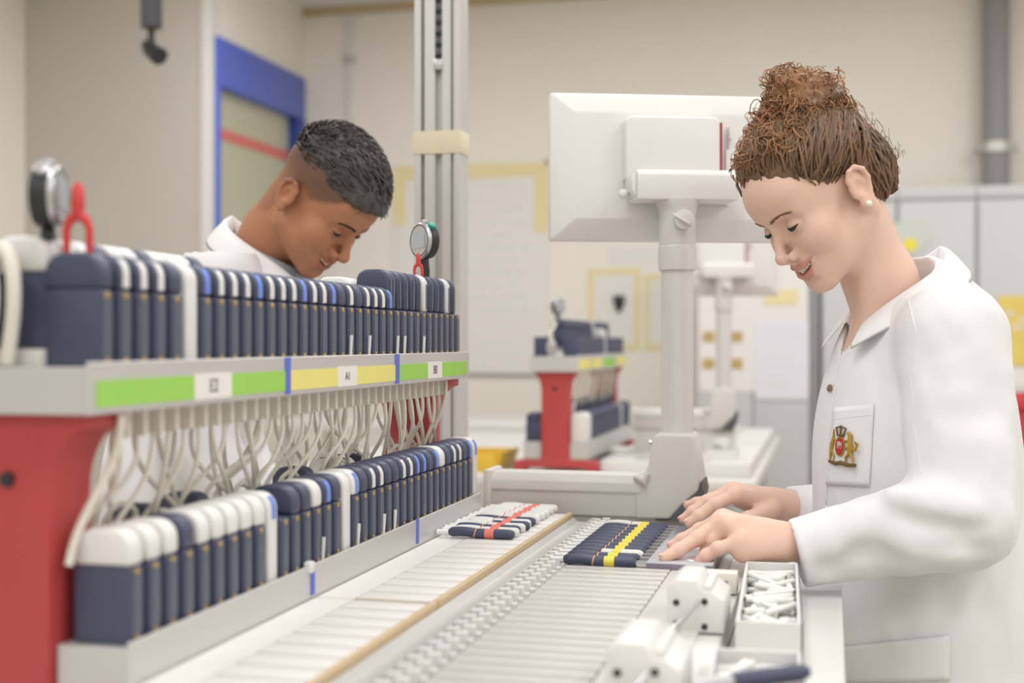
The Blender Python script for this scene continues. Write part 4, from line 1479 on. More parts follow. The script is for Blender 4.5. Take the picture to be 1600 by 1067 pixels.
def head_sdf(L, male=False, smile=1.0):
    """L: points in head space (x forward, y left, z up, origin between the ears)"""
    Q = L.copy()
    Q[:, 1] = np.abs(Q[:, 1])
    wj = .050 if male else .045
    d = ell(Q, (.000, 0, .052), (.096, .073, .080))
    d = smin(d, ell(Q, (.060, 0, .048), (.037, .054, .040)), .03)
    d = smin(d, ell(Q, (.044, 0, -.022), (.048, .055, .070)), .03)
    d = smin(d, rc(Q, (.006, wj, -.048), (.072, .013, -.086), .017, .0135), .028)
    d = smin(d, ell(Q, (.080, 0, -.088), (.0155, .0185 if male else .016, .0145)), .014)
    d = smin(d, sph(Q, (.062, .0375, -.016), .0235), .018)
    d = smin(d, sph(Q, (.073, .033, -.026), .0150), .016)           # cheek lifted by the smile
    d = smin(d, ell(Q, (.077, 0, -.056), (.0225, .028, .030)), .018)
    d = smin(d, rc(Q, (.088, .009, .031), (.074, .042, .029), .0085 if male else .0070, .006), .014)
    d = smax(d, -ell(Q, (.098, .0315, .012), (.0200, .0165, .0120)), .012)
    d = smax(d, -ell(Q, (.098, .0135, .010), (.010, .006, .014)), .008)
    d = smin(d, sph(Q, EYE, .0132), .0030)
    d = smax(d, -chain(Q, [(.0865, .0205, .0185), (.0895, .0300, .0205), (.0840, .0420, .0165)], [.0008, .0013, .0008], .002), .003)
    # nose
    d = smin(d, rc(Q, (.088, 0, .022), (.1110, 0, -.021), .0056, .0074 if not male else .0088), .010)
    d = smin(d, sph(Q, (.1130, 0, -.0250), .0086 if not male else .0096), .006)
    d = smin(d, ell(Q, (.0995, .0120 if not male else .0140, -.0290), (.0105, .0062, .0075)), .004)
    d = smin(d, rc(Q, (.106, 0, -.033), (.098, 0, -.040), .0048, .0048), .005)
    d = smax(d, -ell(Q, (.1045, .0065, -.0360), (.0065, .0034, .0042)), .002)
    # smile fold
    d = smax(d, -chain(Q, [(.0965, .0235, -.0310), (.0945, .0310, -.0370), (.0880, .0385, -.0490)], [.0010, .0040, .0024], .003), .006)
    # lips and mouth
    up = LIP_UP
    lo = LIP_LO
    d = smax(d, -chain(Q, MOUTH, [.0062, .0058, .0026], .003), .003)
    d = smax(d, -chain(Q, [(x + .010, y, z) for x, y, z in MOUTH], [.0052, .0048, .0020], .003), .003)
    d = smin(d, chain(Q, up, [.0042, .0039, .0022], .003), .0030)
    d = smin(d, chain(Q, lo, [.0053, .0048, .0022], .003), .0030)
    d = smax(d, -chain(Q, [(.1005, 0, -.0755), (.0930, .016, -.0745)], [.0040, .0020], .004), .008)
    # ear
    ex = .006 if male else 0.0
    e = ell(Q, (-.010, .0755, .001), (.0165, .0055, .0285))
    rim = [(.001, .0745, .006), (.003, .0765, .018), (-.004, .0800, .028), (-.015, .0825, .0295), (-.0240, .0835, .020), (-.0255, .0825, .006), (-.0200, .0800, -.010), (-.0110, .0770, -.022)]
    e = smin(e, chain(Q, rim, [.0026, .0031, .0034, .0036, .0036, .0033, .0030, .0035], .002), .004)
    e = smax(e, -ell(Q, (-.0085, .0825, .000), (.0085, .0062, .0125)), .003)
    e = smax(e, -chain(Q, [(-.004, .0840, .0200), (-.015, .0875, .0200), (-.0195, .0880, .008)], [.0028, .0032, .0028], .002), .003)
    e = smin(e, rc(Q, (.0035, .0735, .004), (.0035, .0745, -.006), .0035, .0040), .004)
    e = smin(e, sph(Q, (-.0035, .0740, -.0245), .0066), .006)
    d = smin(d, e, .004)
    return d


def hairline(x):
    return np.interp(x, [-.11, -.050, -.030, -.020, -.008, .004, .022, .045, .066, .088, .1], [-.066, -.075, -.060, -.020, .020, .028, .020, .034, .052, .078, .095])


def to_world(A, o, s, p):
    return np.array(o) + s * (A @ np.array(p, float))


M['skin_f'] = mat('light_skin', hexc(230, 192, 172), 0.48, var=0.05, scale=30, attr='tint', sss=0.12, bump=0.08, bscale=900, bdist=.0004)
M['skin_m'] = mat('brown_skin', hexc(182, 124, 92), 0.46, var=0.05, scale=30, attr='tint', sss=0.08, bump=0.08, bscale=900, bdist=.0004)
M['hair_f'] = mat('brown_curly_hair', hexc(150, 116, 88), 0.42, var=0.25, scale=260, attr='tint')
M['hair_m'] = mat('black_short_hair', hexc(78, 72, 70), 0.45, var=0.3, scale=260, attr='tint')
M['brow'] = mat('dark_brow_hair', hexc(128, 96, 76), 0.7)
M['lash'] = mat('dark_lash', hexc(44, 34, 32), 0.6)
M['tooth'] = mat('tooth_enamel', hexc(238, 230, 212), 0.3, var=0.03)
M['mouth'] = mat('dark_mouth', hexc(92, 42, 42), 0.6)
M['pearl'] = mat('pearl', hexc(244, 240, 232), 0.2, var=0.03)
M['coat'] = mat('white_cotton_coat', hexc(235, 233, 234), 0.85, var=0.02, scale=60, bump=0.12, bscale=1400, bdist=.0005, sheen=0.1)
M['shirt'] = mat('grey_shirt_cloth', hexc(150, 152, 160), 0.85, var=0.06)
M['darkshirt'] = mat('dark_shirt_cloth', hexc(62, 64, 74), 0.85, var=0.06)
M['trousers'] = mat('dark_trouser_cloth', hexc(58, 62, 76), 0.85, var=0.08)
M['shoe'] = mat('dark_shoe_leather', hexc(48, 46, 46), 0.5)
M['brass'] = mat('brass_snap', hexc(150, 138, 108), 0.35, metal=0.7)
M['crestgold'] = mat('gold_embroidery', hexc(176, 140, 52), 0.5, var=0.35, scale=900)
M['crestdark'] = mat('dark_gold_embroidery', hexc(108, 88, 44), 0.6, var=0.3, scale=900)
M['crestred'] = mat('red_embroidery', hexc(176, 44, 50), 0.6, var=0.1, scale=900)


def face_parts(root, A, o, s, male=False):
    """brows, lashes, teeth; built in head space and carried to the world"""
    def wpt(p):
        return Vector(to_world(A, o, s, p)) - wloc(root)
    for sgn in (1, -1):
        ex, ey, ez = EYE
        # lash line: arc across the lower part of the closed lid
        pts = []
        for i in range(11):
            az = math.radians(-56 + 118 * i / 10)
            el = math.radians(-13 + 9 * (abs(i - 5) / 5) ** 2)
            R_ = .0137
            pts.append(wpt((ex + R_ * math.cos(el) * math.cos(az), sgn * (ey + R_ * math.cos(el) * math.sin(az)), ez + R_ * math.sin(el))))
        obj('eyelash', MB().tube(pts, [s * r for r in (.0004, .0010, .0015, .0019, .0021, .0022, .0022, .0021, .0018, .0013, .0006)], 6).mesh('eyelash'), M['lash'], root)
        lw = []
        for i in range(9):
            az = math.radians(-46 + 98 * i / 8)
            el = math.radians(-21 + 12 * (abs(i - 4) / 4) ** 2)
            R_ = .0134
            lw.append(wpt((ex + R_ * math.cos(el) * math.cos(az), sgn * (ey + R_ * math.cos(el) * math.sin(az)), ez + R_ * math.sin(el))))
        obj('eye', MB().tube(lw, [s * r for r in (.0004, .0012, .0019, .0024, .0025, .0024, .0019, .0012, .0004)], 6).mesh('eye'), M['lash'], root)
    return


def face_surface_parts(root, bvh, A, o, s, male=False):
    """brows and teeth laid on the finished skin"""
    def wv(p):
        return Vector(to_world(A, o, s, p))
    f = Vector(A[:, 0])
    for sgn in (1, -1):
        mb = MB()
        n = 64
        for i in range(n):
            u = i / (n - 1)
            y = sgn * (.0125 + .0335 * u)
            z = .0285 + .0065 * math.sin(u * 2.2) - .0045 * u + random.uniform(-.0012, .0012)
            src = wv((.13, y * 1.0, z))
            h = bvh.ray_cast(src, -f)
            if h[0] is None:
                continue
            lean = Vector(A[:, 1]) * sgn * .0052 * s + Vector(A[:, 2]) * (.0034 * (1 - 1.5 * u)) * s
            w_ = (.0014 if male else .0009) * s * (1 - .5 * u)
            p = h[0] + h[1] * .0002
            mb.tube([p - lean * .5, p + h[1] * .0006, p + lean * .6], [w_, w_ * 1.2, w_ * .3], 5)
        obj('eyebrow', mb.mesh('eyebrow', off=wloc(root)), M['brow'] if not male else M['lash'], root)
    mb = MB()
    # upper teeth, one after another along the arch
    for i in range(-4, 5):
        y = i * .0056
        x = .0958 - 19.0 * y * y
        w_ = .0027
        z0, z1 = -.0600 + abs(y) * .42, -.0480 + abs(y) * .2
        pts = []
        c = [(x + .0012, y - w_, z0), (x + .0012, y + w_, z0), (x + .0012, y + w_, z1), (x + .0012, y - w_, z1),
             (x - .004, y - w_, z0), (x - .004, y + w_, z0), (x - .004, y + w_, z1), (x - .004, y - w_, z1)]
        t_ = MB().add([wv(p) for p in c], [(0, 1, 2, 3), (7, 6, 5, 4), (0, 4, 5, 1), (1, 5, 6, 2), (2, 6, 7, 3), (3, 7, 4, 0)])
        obj('tooth', t_.mesh('tooth', .0006 * s, 2, off=wloc(root)), M['tooth'], root)


def person_tint(verts, A, o, s, male):
    """colour of skin by place: lips, cheeks, cropped hair at the man's sides"""
    L = (verts - np.array(o)) @ A / s
    t = np.ones((len(verts), 3), np.float32)
    Q = L.copy()
    Q[:, 1] = np.abs(Q[:, 1])
    up = chain(Q.astype(np.float32), [(x + .0015, y, z) for x, y, z in LIP_UP], [.0040, .0037, .0020], .002)
    lo = chain(Q.astype(np.float32), [(x + .0015, y, z) for x, y, z in LIP_LO], [.0053, .0047, .0020], .002)
    lip = np.clip(1 - np.minimum(up, lo) / .0022, 0, 1)[:, None]
    lipc = np.array((.80, .55, .55)) if not male else np.array((.78, .62, .62))
    t = t * (1 - lip) + t * lipc * lip
    cav = np.clip(1 - (chain(Q.astype(np.float32), [(x - .006, y * .94, z) for x, y, z in MOUTH], [.0066, .0062, .0030], .003)) / .001, 0, 1)[:, None]
    t = t * (1 - cav) + np.array((.78, .46, .46)) * cav
    ch = np.exp(-(((Q - np.array((.075, .042, -.022))) / np.array((.03, .018, .018))) ** 2).sum(1))[:, None]
    t = t * (1 - .30 * ch) + t * np.array((1.0, .80, .78)) * .30 * ch
    ns = np.exp(-(((Q - np.array((.112, 0, -.026))) / .012) ** 2).sum(1))[:, None]
    t = t * (1 - .3 * ns) + t * np.array((1.0, .84, .82)) * .3 * ns
    er = np.exp(-(((Q - np.array((-.010, .083, .0))) / np.array((.016, .012, .026))) ** 2).sum(1))[:, None]
    t = t * (1 - .35 * er) + t * np.array((1.0, .82, .78)) * .35 * er
    if male:
        hl = hairline(L[:, 0]) - .004
        m = np.clip((L[:, 2] - hl) / .012, 0, 1) * np.clip((np.abs(L[:, 1]) - .030) / .01 + (L[:, 0] < .02), 0, 1)
        m = m * (er[:, 0] < .25)
        dark = .30 + .66 * np.clip((L[:, 2] + .02) / .075, 0, 1)
        mm = (m * dark)[:, None]
        t = t * (1 - mm) + t * np.array((.26, .29, .34)) * mm
        # shaved beard shadow
        bd = np.clip((-.052 - L[:, 2]) / .02, 0, 1) * np.clip((L[:, 0] - .0) / .03, 0, 1) * (L[:, 2] > -.115)
        bd = (bd * (1 - lip[:, 0]) * .35)[:, None]
        t = t * (1 - bd) + t * np.array((.62, .60, .62)) * bd
    return t


def join_np(parts):
    vs, fs, ts, n = [], [], [], 0
    for v, f, t in parts:
        vs.append(v)
        fs.append(f + n)
        ts.append(t)
        n += len(v)
    return np.concatenate(vs), np.concatenate(fs), np.concatenate(ts)


def wp(px, py, d):
    return tuple(W(px, py, d))


# ------------------------------------------------------------------ hands
def hand_sdf(P, wrist, arm, fingers, thumb, extra=()):
    d = rc(P, arm, wrist, .0265, .0215)
    for f in fingers:
        pts, rad = f
        # metacarpal from the wrist to the knuckle
        d = smin(d, rc(P, wrist, pts[0], .0165, rad[0] * 1.25), .014)
    for (a, b, r1, r2) in extra:
        d = smin(d, rc(P, a, b, r1, r2), .012)
    fd = None
    for pts, rad in list(fingers) + [thumb]:
        c = chain(P, pts, rad, .004)
        for q, r_ in zip(pts[1:-1], rad[1:-1]):
            c = smin(c, sph(P, q, r_ * 1.06), .003)
        fd = c if fd is None else smin(fd, c, .0022)
    return smin(d, fd, .007)


def hand_tint(v, t, hd):
    for f_ in hd['fingers'] + [hd['thumb']]:
        for q, wd, k, c in ((f_[0][-1], .011, .45, (1.0, .78, .76)), (f_[0][0], .013, .25, (1.0, .84, .80))):
            w_ = np.exp(-(((v - np.array(q)) / wd) ** 2).sum(1))[:, None]
            t = t * (1 - k * w_) + t * np.array(c) * k * w_
    return t


def body_field(head_fn, o, hands, arms, chest):
    """one body: head and neck, trunk, arms and hands; each term is worked out only near its own place"""
    boxes = []
    for hd in hands:
        pa = np.array([hd['wrist'], hd['arm']] + [q for f_ in hd['fingers'] for q in f_[0]] + list(hd['thumb'][0]))
        boxes.append((pa.min(0) - .06, pa.max(0) + .06))

    def fn(P):
        d = ell(P, chest, (.085, .105, .15))
        for pts, rad in arms:
            d = smin(d, chain(P, pts, rad, .02), .03)
        m = np.sqrt(((P - V3(o)) ** 2).sum(1)) < .30
        if m.any():
            d[m] = smin(d[m], head_fn(P[m]), .02)
        for hd, (a, b) in zip(hands, boxes):
            m = ((P > a) & (P < b)).all(1)
            if m.any():
                d[m] = smin(d[m], hand_sdf(P[m], **hd), .004)
        return d
    return fn


# ------------------------------------------------------------------ the woman
def build_woman():
    d0, s = 1.74, .940
    A = frame(math.radians(23.3), math.radians(36.1), math.radians(6.3), -1)
    o = np.array(W(1288.8, 314.7, d0))
    root = thing('person', 'woman with curly brown hair in a bun, white lab coat, pressing on the glass plate', 'person', (W(1440, 533, 1.78).x, W(1440, 533, 1.78).y, 0))
    rl = wloc(root)
    nb = V3(wp(1398, 520, 1.775))
    hp = V3(to_world(A, o, s, (-.022, 0, -.030)))
    mid = V3(wp(1376, 440, 1.765))

    def skin(P):
        L = ((P - o.astype(np.float32)) @ A.astype(np.float32)) / s
        d = head_sdf(L) * s
        n = smin(rc(P, hp, mid, .050, .046), rc(P, mid, nb, .046, .053), .02)
        n = smin(n, rc(P, to_world(A, o, s, (-.015, .058, -.035)), wp(1352, 508, 1.745), .013, .010), .02)
        d = smin(d, n, .018)
        d = smin(d, ell(P, wp(1415, 610, 1.78), (.10, .13, .09)), .05)
        return d
    # near hand, her left, and far hand, her right
    zpl = PLATE_Z
    nh = dict(wrist=wp(1222, 846, 1.590), arm=wp(1330, 856, 1.60),
              fingers=[([wp(1126, 815, 1.612), wp(1090, 841, 1.602), wp(1060, 860, 1.592), wp(1038, 871.5, 1.585)], [.0105, .0094, .0085, .0070]),
                       ([wp(1130, 811, 1.632), wp(1094, 829, 1.650), wp(1066, 844, 1.650), wp(1050, 853, 1.648)], [.0105, .0095, .0085, .0068]),
                       ([wp(1142, 824, 1.590), wp(1116, 846, 1.600), wp(1104, 862, 1.605), wp(1100, 872, 1.607)], [.0100, .0090, .0080, .0066]),
                       ([wp(1160, 846, 1.572), wp(1122, 857, 1.574), wp(1103, 868, 1.578), wp(1093, 876, 1.580)], [.0095, .0084, .0076, .0066])],
              thumb=([wp(1215, 850, 1.615), wp(1168, 846, 1.660), wp(1132, 848, 1.680), wp(1106, 850, 1.690)], [.0150, .0120, .0098, .0075]),
              extra=[(wp(1216, 858, 1.578), wp(1160, 863, 1.570), .0155, .0130), (wp(1190, 838, 1.60), wp(1150, 826, 1.60), .0200, .0140)])
    fh = dict(wrist=wp(1212, 789, 1.870), arm=wp(1290, 796, 1.875),
              fingers=[([wp(1150, 772, 1.825), wp(1117, 788, 1.818), wp(1092, 806, 1.815), wp(1076, 816.5, 1.814)], [.0100, .0092, .0082, .0066]),
                       ([wp(1143, 766, 1.848), wp(1106, 783, 1.840), wp(1082, 800, 1.838), wp(1067, 811, 1.838)], [.0100, .0092, .0082, .0066]),
                       ([wp(1146, 768, 1.868), wp(1112, 780, 1.880), wp(1088, 786, 1.885), wp(1074, 789, 1.888)], [.0100, .0090, .0080, .0064]),
                       ([wp(1156, 772, 1.888), wp(1128, 784, 1.905), wp(1108, 792, 1.910), wp(1096, 796, 1.912)], [.0092, .0080, .0072, .0060])],
              thumb=([wp(1204, 798, 1.842), wp(1170, 812, 1.805), wp(1144, 818, 1.798), wp(1126, 822, 1.800)], [.0150, .0118, .0098, .0075]),
              extra=[(wp(1200, 790, 1.86), wp(1160, 778, 1.85), .0200, .0150)])
    arms = [([wp(1470, 540, 1.68), wp(1500, 800, 1.585), nh['arm'], nh['wrist']], [.045, .036, .027, .022]),
            ([wp(1440, 540, 1.90), wp(1466, 800, 1.955), fh['arm'], fh['wrist']], [.045, .036, .027, .022])]
    v, f = polygonise(body_field(skin, o, (nh, fh), arms, wp(1430, 640, 1.78)), (-.33, 1.42, H - .34), (.26, 2.02, H + .28), .0019)
    v = relax(v, f, 1, .4)
    t = person_tint(v, A, o, s, False)
    for hd in (nh, fh):
        t = hand_tint(v, t, hd)
    me = np_mesh('woman_body', v, f, t, rl)
    me.materials.append(M['skin_f'])
    body = obj('body', me, None, root)
    bvh = BVHTree.FromPolygons([tuple(p) for p in v], [tuple(q) for q in f])
    face_parts(root, A, o, s)
    face_surface_parts(root, bvh, A, o, s)
    # nails
    for hd in (nh, fh):
        for pts, rad in hd['fingers'][:2] + hd['fingers'][2:3]:
            a, b = Vector(pts[-2]), Vector(pts[-1])
            dr = (b - a).normalized()
            up = (Vector((0, 0, 1)) - dr * dr.z).normalized()
            side = dr.cross(up)
            c = b + up * (rad[-1] * .80) + dr * .0005
            Mx = Matrix((dr, side, up)).transposed()
            obj('fingernail', MB().ball(c - rl, (.0058, .0043, .0016), 8, Mx).mesh('fingernail'), M['nail'], root)
    # pearl earring on the near ear
    pe = Vector(to_world(A, o, s, (-.003, .0815, -.0245)))
    obj('earring', MB().ball(pe - rl, .0042, 10).mesh('earring'), M['pearl'], root)

    # ---------------------------------------------------------------- hair
    cran_c, cran_r = np.array((.0, 0, .052)), np.array((.096, .073, .080))

    def hair(P):
        L = ((P - o.astype(np.float32)) @ A.astype(np.float32)) / s
        d = ell(L, (-.006, 0, .054), (.1035, .0800, .088))
        d = smin(d, ell(L, (-.058, 0, .014), (.060, .068, .074)), .02)
        d = smin(d, ell(L, (.052, 0, .058), (.043, .058, .040)), .02)
        Q = L.copy()
        # combed relief that runs towards the bun
        bun = np.array((-.075, 0, .125), np.float32)
        w_ = L - bun
        ang = np.arctan2(w_[:, 1], w_[:, 0] + .6 * w_[:, 2])
        d = d + .0011 * np.sin(ang * 46 + 3 * np.sin(L[:, 2] * 60) + 2 * vnoise(L, 40, 3)) + .0016 * vnoise(L, 55, 1)
        hz = hairline(L[:, 0]) + .0020 * vnoise(L, 120, 5)
        d = d + .0085 * np.clip(1 - (L[:, 2] - hz) / .030, 0, 1) ** 1.5
        d = smax(d, (hz - L[:, 2]) * .75, .006)
        # keep the ear free
        Q[:, 1] = np.abs(Q[:, 1])
        d = smax(d, -ell(Q, (-.008, .090, -.004), (.0215, .020, .034)), .006)
        b = ell(L, (-.060, 0, .124), (.054, .056, .038))
        b = smin(b, ell(L, (-.058, .0, .152), (.034, .036, .034)), .02)
        b = b + .006 * vnoise(L, 60, 2) + .004 * vnoise(L, 120, 4)
        d = smin(d, b, .012)
        return d * s
    lo = np.array(o) - .24
    hi = np.array(o) + .26
    v, f = polygonise(hair, lo, hi, .0026)
    L = (v - o) @ A / s
    n1 = vnoise(L.astype(np.float32), 30, 8)
    g = np.clip((L[:, 2] - .115) / .04, 0, 1)[:, None]
    tint = np.ones((len(v), 3)) * (.48 + .08 * n1[:, None])
    tint = tint * (1 - g) + g * np.array((1.05, .90, .72))
    hparts = [(v, f, tint)]
    rnd = random.Random(4)
    mbs, cols = [], []
    bunL = np.array((-.072, 0, .120))

    def on_scalp(p, lift):
        c = np.array((-.006, 0, .054))
        r = np.array((.1035, .080, .088))
        q = p - c
        k = np.linalg.norm(q / r)
        q1 = q / max(k, 1e-6)
        c2, r2 = np.array((-.058, 0, .014)), np.array((.060, .068, .074))
        q2 = p - c2
        k2 = np.linalg.norm(q2 / r2)
        base = c + q1
        if k2 < 1 and np.linalg.norm((base - c2) / r2) < 1:
            base = c2 + q2 / max(k2, 1e-6)
        nrm = base - c
        nrm = nrm / np.linalg.norm(nrm)
        return base + nrm * lift
    for i in range(620):
        # start on the hairline, side chosen at random, end at the bun
        x = rnd.choice([rnd.uniform(-.10, -.015), rnd.uniform(-.02, .09), rnd.uniform(.02, .09)])
        zl = float(hairline(x)) + .007 + rnd.uniform(.0, .06) * rnd.random()
        sg = rnd.choice((-1, 1))
        yy = .0735 * math.sqrt(max(0, 1 - ((x - 0) / .098) ** 2)) if x < .088 else rnd.uniform(0, .03)
        p0 = np.array((x, sg * yy * rnd.uniform(.75, 1.0) if x < .06 else sg * rnd.uniform(0, yy), zl))
        pe_ = bunL + np.array((rnd.uniform(-.03, .03), rnd.uniform(-.035, .035), rnd.uniform(-.02, .02)))
        n = 11
        amp = rnd.uniform(.001, .0045)
        ph = rnd.uniform(0, 6.28)
        fr = rnd.uniform(1.5, 3.4)
        lift = rnd.uniform(.0004, .0035)
        sag = rnd.uniform(-.012, .018)
        pts, rad = [], []
        for k in range(n):
            u = k / (n - 1)
            p = p0 * (1 - u) + pe_ * u
            p = p + np.array((-.02, 0, 0)) * math.sin(u * math.pi) * (sag / .018)
            q = on_scalp(p, (lift + .004 * math.sin(u * math.pi)) * min(1, u * 5) - .0075 * max(0, 1 - u * 3.5))
            side = np.cross(pe_ - p0, q - np.array((0, 0, .05)))
            side = side / (np.linalg.norm(side) + 1e-9)
            q = q + side * amp * math.sin(ph + u * fr * 6.28)
            pts.append(Vector(to_world(A, o, s, q)))
            rad.append(s * (.0006 + .0020 * math.sin(min(1, u * 1.6) * math.pi * .75)) * rnd.uniform(.8, 1.1))
        mbs.append(MB().tube(pts, rad, 4, False))
        b = rnd.uniform(.28, .72)
        g = rnd.random() ** 3
        cols.append((b * (1 + .12 * g), b * (.97 - .02 * g), b * (.93 - .16 * g)))
    # curls of the bun
    for i in range(900):
        th = rnd.uniform(0, 6.28)
        ph = math.acos(rnd.uniform(-.35, 1))
        big = rnd.random() < .22
        c = np.array((-.058, 0, .126)) + np.array((.056 * math.sin(ph) * math.cos(th), .058 * math.sin(ph) * math.sin(th), .044 * math.cos(ph))) * rnd.uniform(.75, 1.08)
        if rnd.random() < .30:
            c = np.array((-.050, 0, .160)) + np.array((.032 * math.sin(ph) * math.cos(th), .036 * math.sin(ph) * math.sin(th), .036 * math.cos(ph))) * rnd.uniform(.75, 1.05)
        if rnd.random() < .42:                        # curls that fall towards the brow and the back
            c = on_scalp(np.array((rnd.choice((rnd.uniform(-.03, .075), rnd.uniform(-.03, .05), rnd.uniform(-.12, -.08))), rnd.uniform(-.055, .06), rnd.uniform(.095, .135))), .007)
        if rnd.random() < .16:                        # loose curls piled in front of the bun
            c = np.array((-.012, 0, .140)) + np.array((.042 * math.sin(ph) * math.cos(th), .046 * math.sin(ph) * math.sin(th), .026 * math.cos(ph))) * rnd.uniform(.7, 1.1)
        ax = np.array((rnd.gauss(0, 1), rnd.gauss(0, 1), rnd.gauss(0, 1)))
        ax /= np.linalg.norm(ax)
        e1 = np.cross(ax, (0.3, .2, .9))
        e1 /= np.linalg.norm(e1)
        e2 = np.cross(ax, e1)
        R_ = rnd.uniform(.006, .016)
        turns = rnd.uniform(.7, 1.8)
        ln = rnd.uniform(.006, .022)
        n = 16
        pts, rad = [], []
        w_ = rnd.uniform(.0006, .0017)
        for k in range(n):
            u = k / (n - 1)
            a = u * turns * 6.28
            r_ = R_ * (1 - .35 * u)
            pts.append(Vector(to_world(A, o, s, c + ax * ln * (u - .5) + (e1 * math.cos(a) + e2 * math.sin(a)) * r_)))
            rad.append(s * w_ * (1 - .6 * u))
        mbs.append(MB().tube(pts, rad, 4, False))
        b = rnd.uniform(.60, 1.55)
        cols.append((b * 1.06, b * .91, b * .73))
    # fine short hairs along the hairline, combed back
    for i in range(520):
        x = rnd.uniform(-.02, .092)
        sg = rnd.choice((-1, 1, 1))
        yy = .0735 * math.sqrt(max(0, 1 - (x / .098) ** 2))
        p0 = np.array((x, sg * (yy if x < .06 else rnd.uniform(0, max(yy, .02))), float(hairline(x)) - .002 + rnd.uniform(-.002, .008)))
        q0 = on_scalp(p0, -.0095)
        tgt = on_scalp(p0 + np.array((-.030, 0, .020)) * rnd.uniform(.6, 1.2), .0005)
        mbs.append(MB().tube([Vector(to_world(A, o, s, q0 * (1 - u) + tgt * u + np.array((0, 0, .003 * math.sin(u * 3.14))))) for u in (0, .3, .65, 1)], [.00025, .0006, .0007, .0004], 4, False))
        b = rnd.uniform(.24, .5)
        cols.append((b, b * .95, b * .88))
    # flyaway hairs
    for i in range(150):
        a_ = rnd.uniform(0, 6.28)
        base = on_scalp(np.array((rnd.uniform(-.11, .07), rnd.uniform(-.07, .07), rnd.uniform(-.06, .13))), .004)
        if base[2] < hairline(base[0]) + .03:
            base = on_scalp(np.array((-.1, rnd.uniform(-.04, .05), rnd.uniform(-.03, .07))), .004)
        nrm = base - np.array((0, 0, .05))
        nrm /= np.linalg.norm(nrm)
        tg = np.cross(nrm, (rnd.gauss(0, 1), rnd.gauss(0, 1), rnd.gauss(0, 1)))
        tg /= np.linalg.norm(tg) + 1e-9
        h_ = rnd.uniform(.004, .016)
        pts = []
        for k in range(7):
            u = k / 6
            pts.append(Vector(to_world(A, o, s, base + nrm * h_ * math.sin(u * 2.4) + tg * .03 * u + np.cross(nrm, tg) * .005 * math.sin(u * 7))))
        mbs.append(MB().tube(pts, .00035, 3, False))
        cols.append((.95, .75, .55))
    hm = np_mesh('woman_hair', v, f, tint, rl)
    hm.materials.append(M['hair_f'])
    ho = obj('hair', hm, None, root)
    cm = tinted_mb_mesh('woman_curls', mbs, cols, rl)
    cm.materials.append(M['hair_f'])
    co = obj('curls', cm, None, ho)
    co['kind'] = 'stuff'

    # ---------------------------------------------------------------- coat
    Bf = -math.cos(math.radians(8)) * CR - math.sin(math.radians(8)) * CF
    Bl = np.cross(CZ, Bf)

    def ellB(P, c, r):
        q = P - V3(c)
        L = np.stack([q @ Bf.astype(np.float32), q @ Bl.astype(np.float32), q[:, 2]], 1)
        return ell(L, (0, 0, 0), r)
    DS = 1.78
    shL = np.array(W(1478, 540, DS)) + Bl * .150
    shL = np.array(wp(1487, 524, 1.635))
    shR = np.array(wp(1440, 528, 1.925))
    elL = np.array(wp(1506, 806, 1.575))
    cuL = np.array(wp(1243, 865, 1.590))
    elR = np.array(wp(1470, 800, 1.965))
    cuR = np.array(wp(1232, 800, 1.872))

    def sleeve(P, sh, el, cu, r0, r1, r2, hd, fold):
        up = rc(P, sh, el, r0, r1)
        ax = (cu - el) / np.linalg.norm(cu - el)
        fo = rc(P, el, cu + ax * .03, r1, r2 - .004)
        band = rc(P, cu - ax * .052, cu + ax * .03, r2 + .0020, r2 + .0010)
        fo = smin(fo, band, .0025)
        pl_ = (P - V3(cu)) @ ax.astype(np.float32)
        fo = smax(fo, pl_, .002)
        d_ = smin(up, fo, .020)
        d_ = fold(d_) if fold else d_
        d_ = np.where(np.sqrt(((P - V3(cu)) ** 2).sum(1)) < .09, smax(d_, pl_, .002), d_)
        wr, am = np.array(hd['wrist']), np.array(hd['arm'])
        wx = (am - wr) / np.linalg.norm(am - wr)
        return smax(d_, -rc(P, cu + wx * .030 + (wr - cu - wx * ((wr - cu) @ wx)) * .8, wr - wx * .03, .020, .0270), .002)

    def coat(P):
        d = ellB(P, wp(1430, 640, DS), (.118, .160, .185))
        d = smin(d, ellB(P, wp(1416, 690, DS), (.112, .130, .130)), .05)
        d = smin(d, ellB(P, wp(1436, 860, DS), (.136, .150, .190)), .08)
        d = smin(d, ellB(P, wp(1450, 1110, DS), (.158, .185, .300)), .08)
        d = smin(d, rc(P, shL, shR, .062, .062), .05)
        d = smin(d, rc(P, wp(1425, 470, 1.79), wp(1460, 530, 1.79), .062, .075), .05)
        # sleeves
        a = sleeve(P, shL, elL, cuL, .069, .064, .0415, nh, None)
        # cloth folds of the near sleeve: soft ridges and creases
        def ridge(a, p, q, r, k=.018):
            return smin(a, rc(P, p, q, r, r * .5), k)
        def crease(a, p, q, r, k=.014):
            return smax(a, -rc(P, p, q, r, r * .5), k)
        for (x0, y0, z0, x1, y1, z1, r_) in ((1402, 742, 1.518, 1490, 765, 1.502, .013), (1400, 806, 1.520, 1530, 826, 1.500, .013), (1330, 846, 1.540, 1450, 888, 1.515, .010),
                                             (1296, 886, 1.550, 1366, 826, 1.536, .009), (1448, 556, 1.562, 1436, 730, 1.522, .010),
                                             (1440, 860, 1.512, 1540, 862, 1.505, .010), (1420, 660, 1.545, 1470, 690, 1.515, .008), (1390, 780, 1.530, 1460, 782, 1.512, .006)):
            a = crease(a, wp(x0, y0, z0), wp(x1, y1, z1), r_, .022)
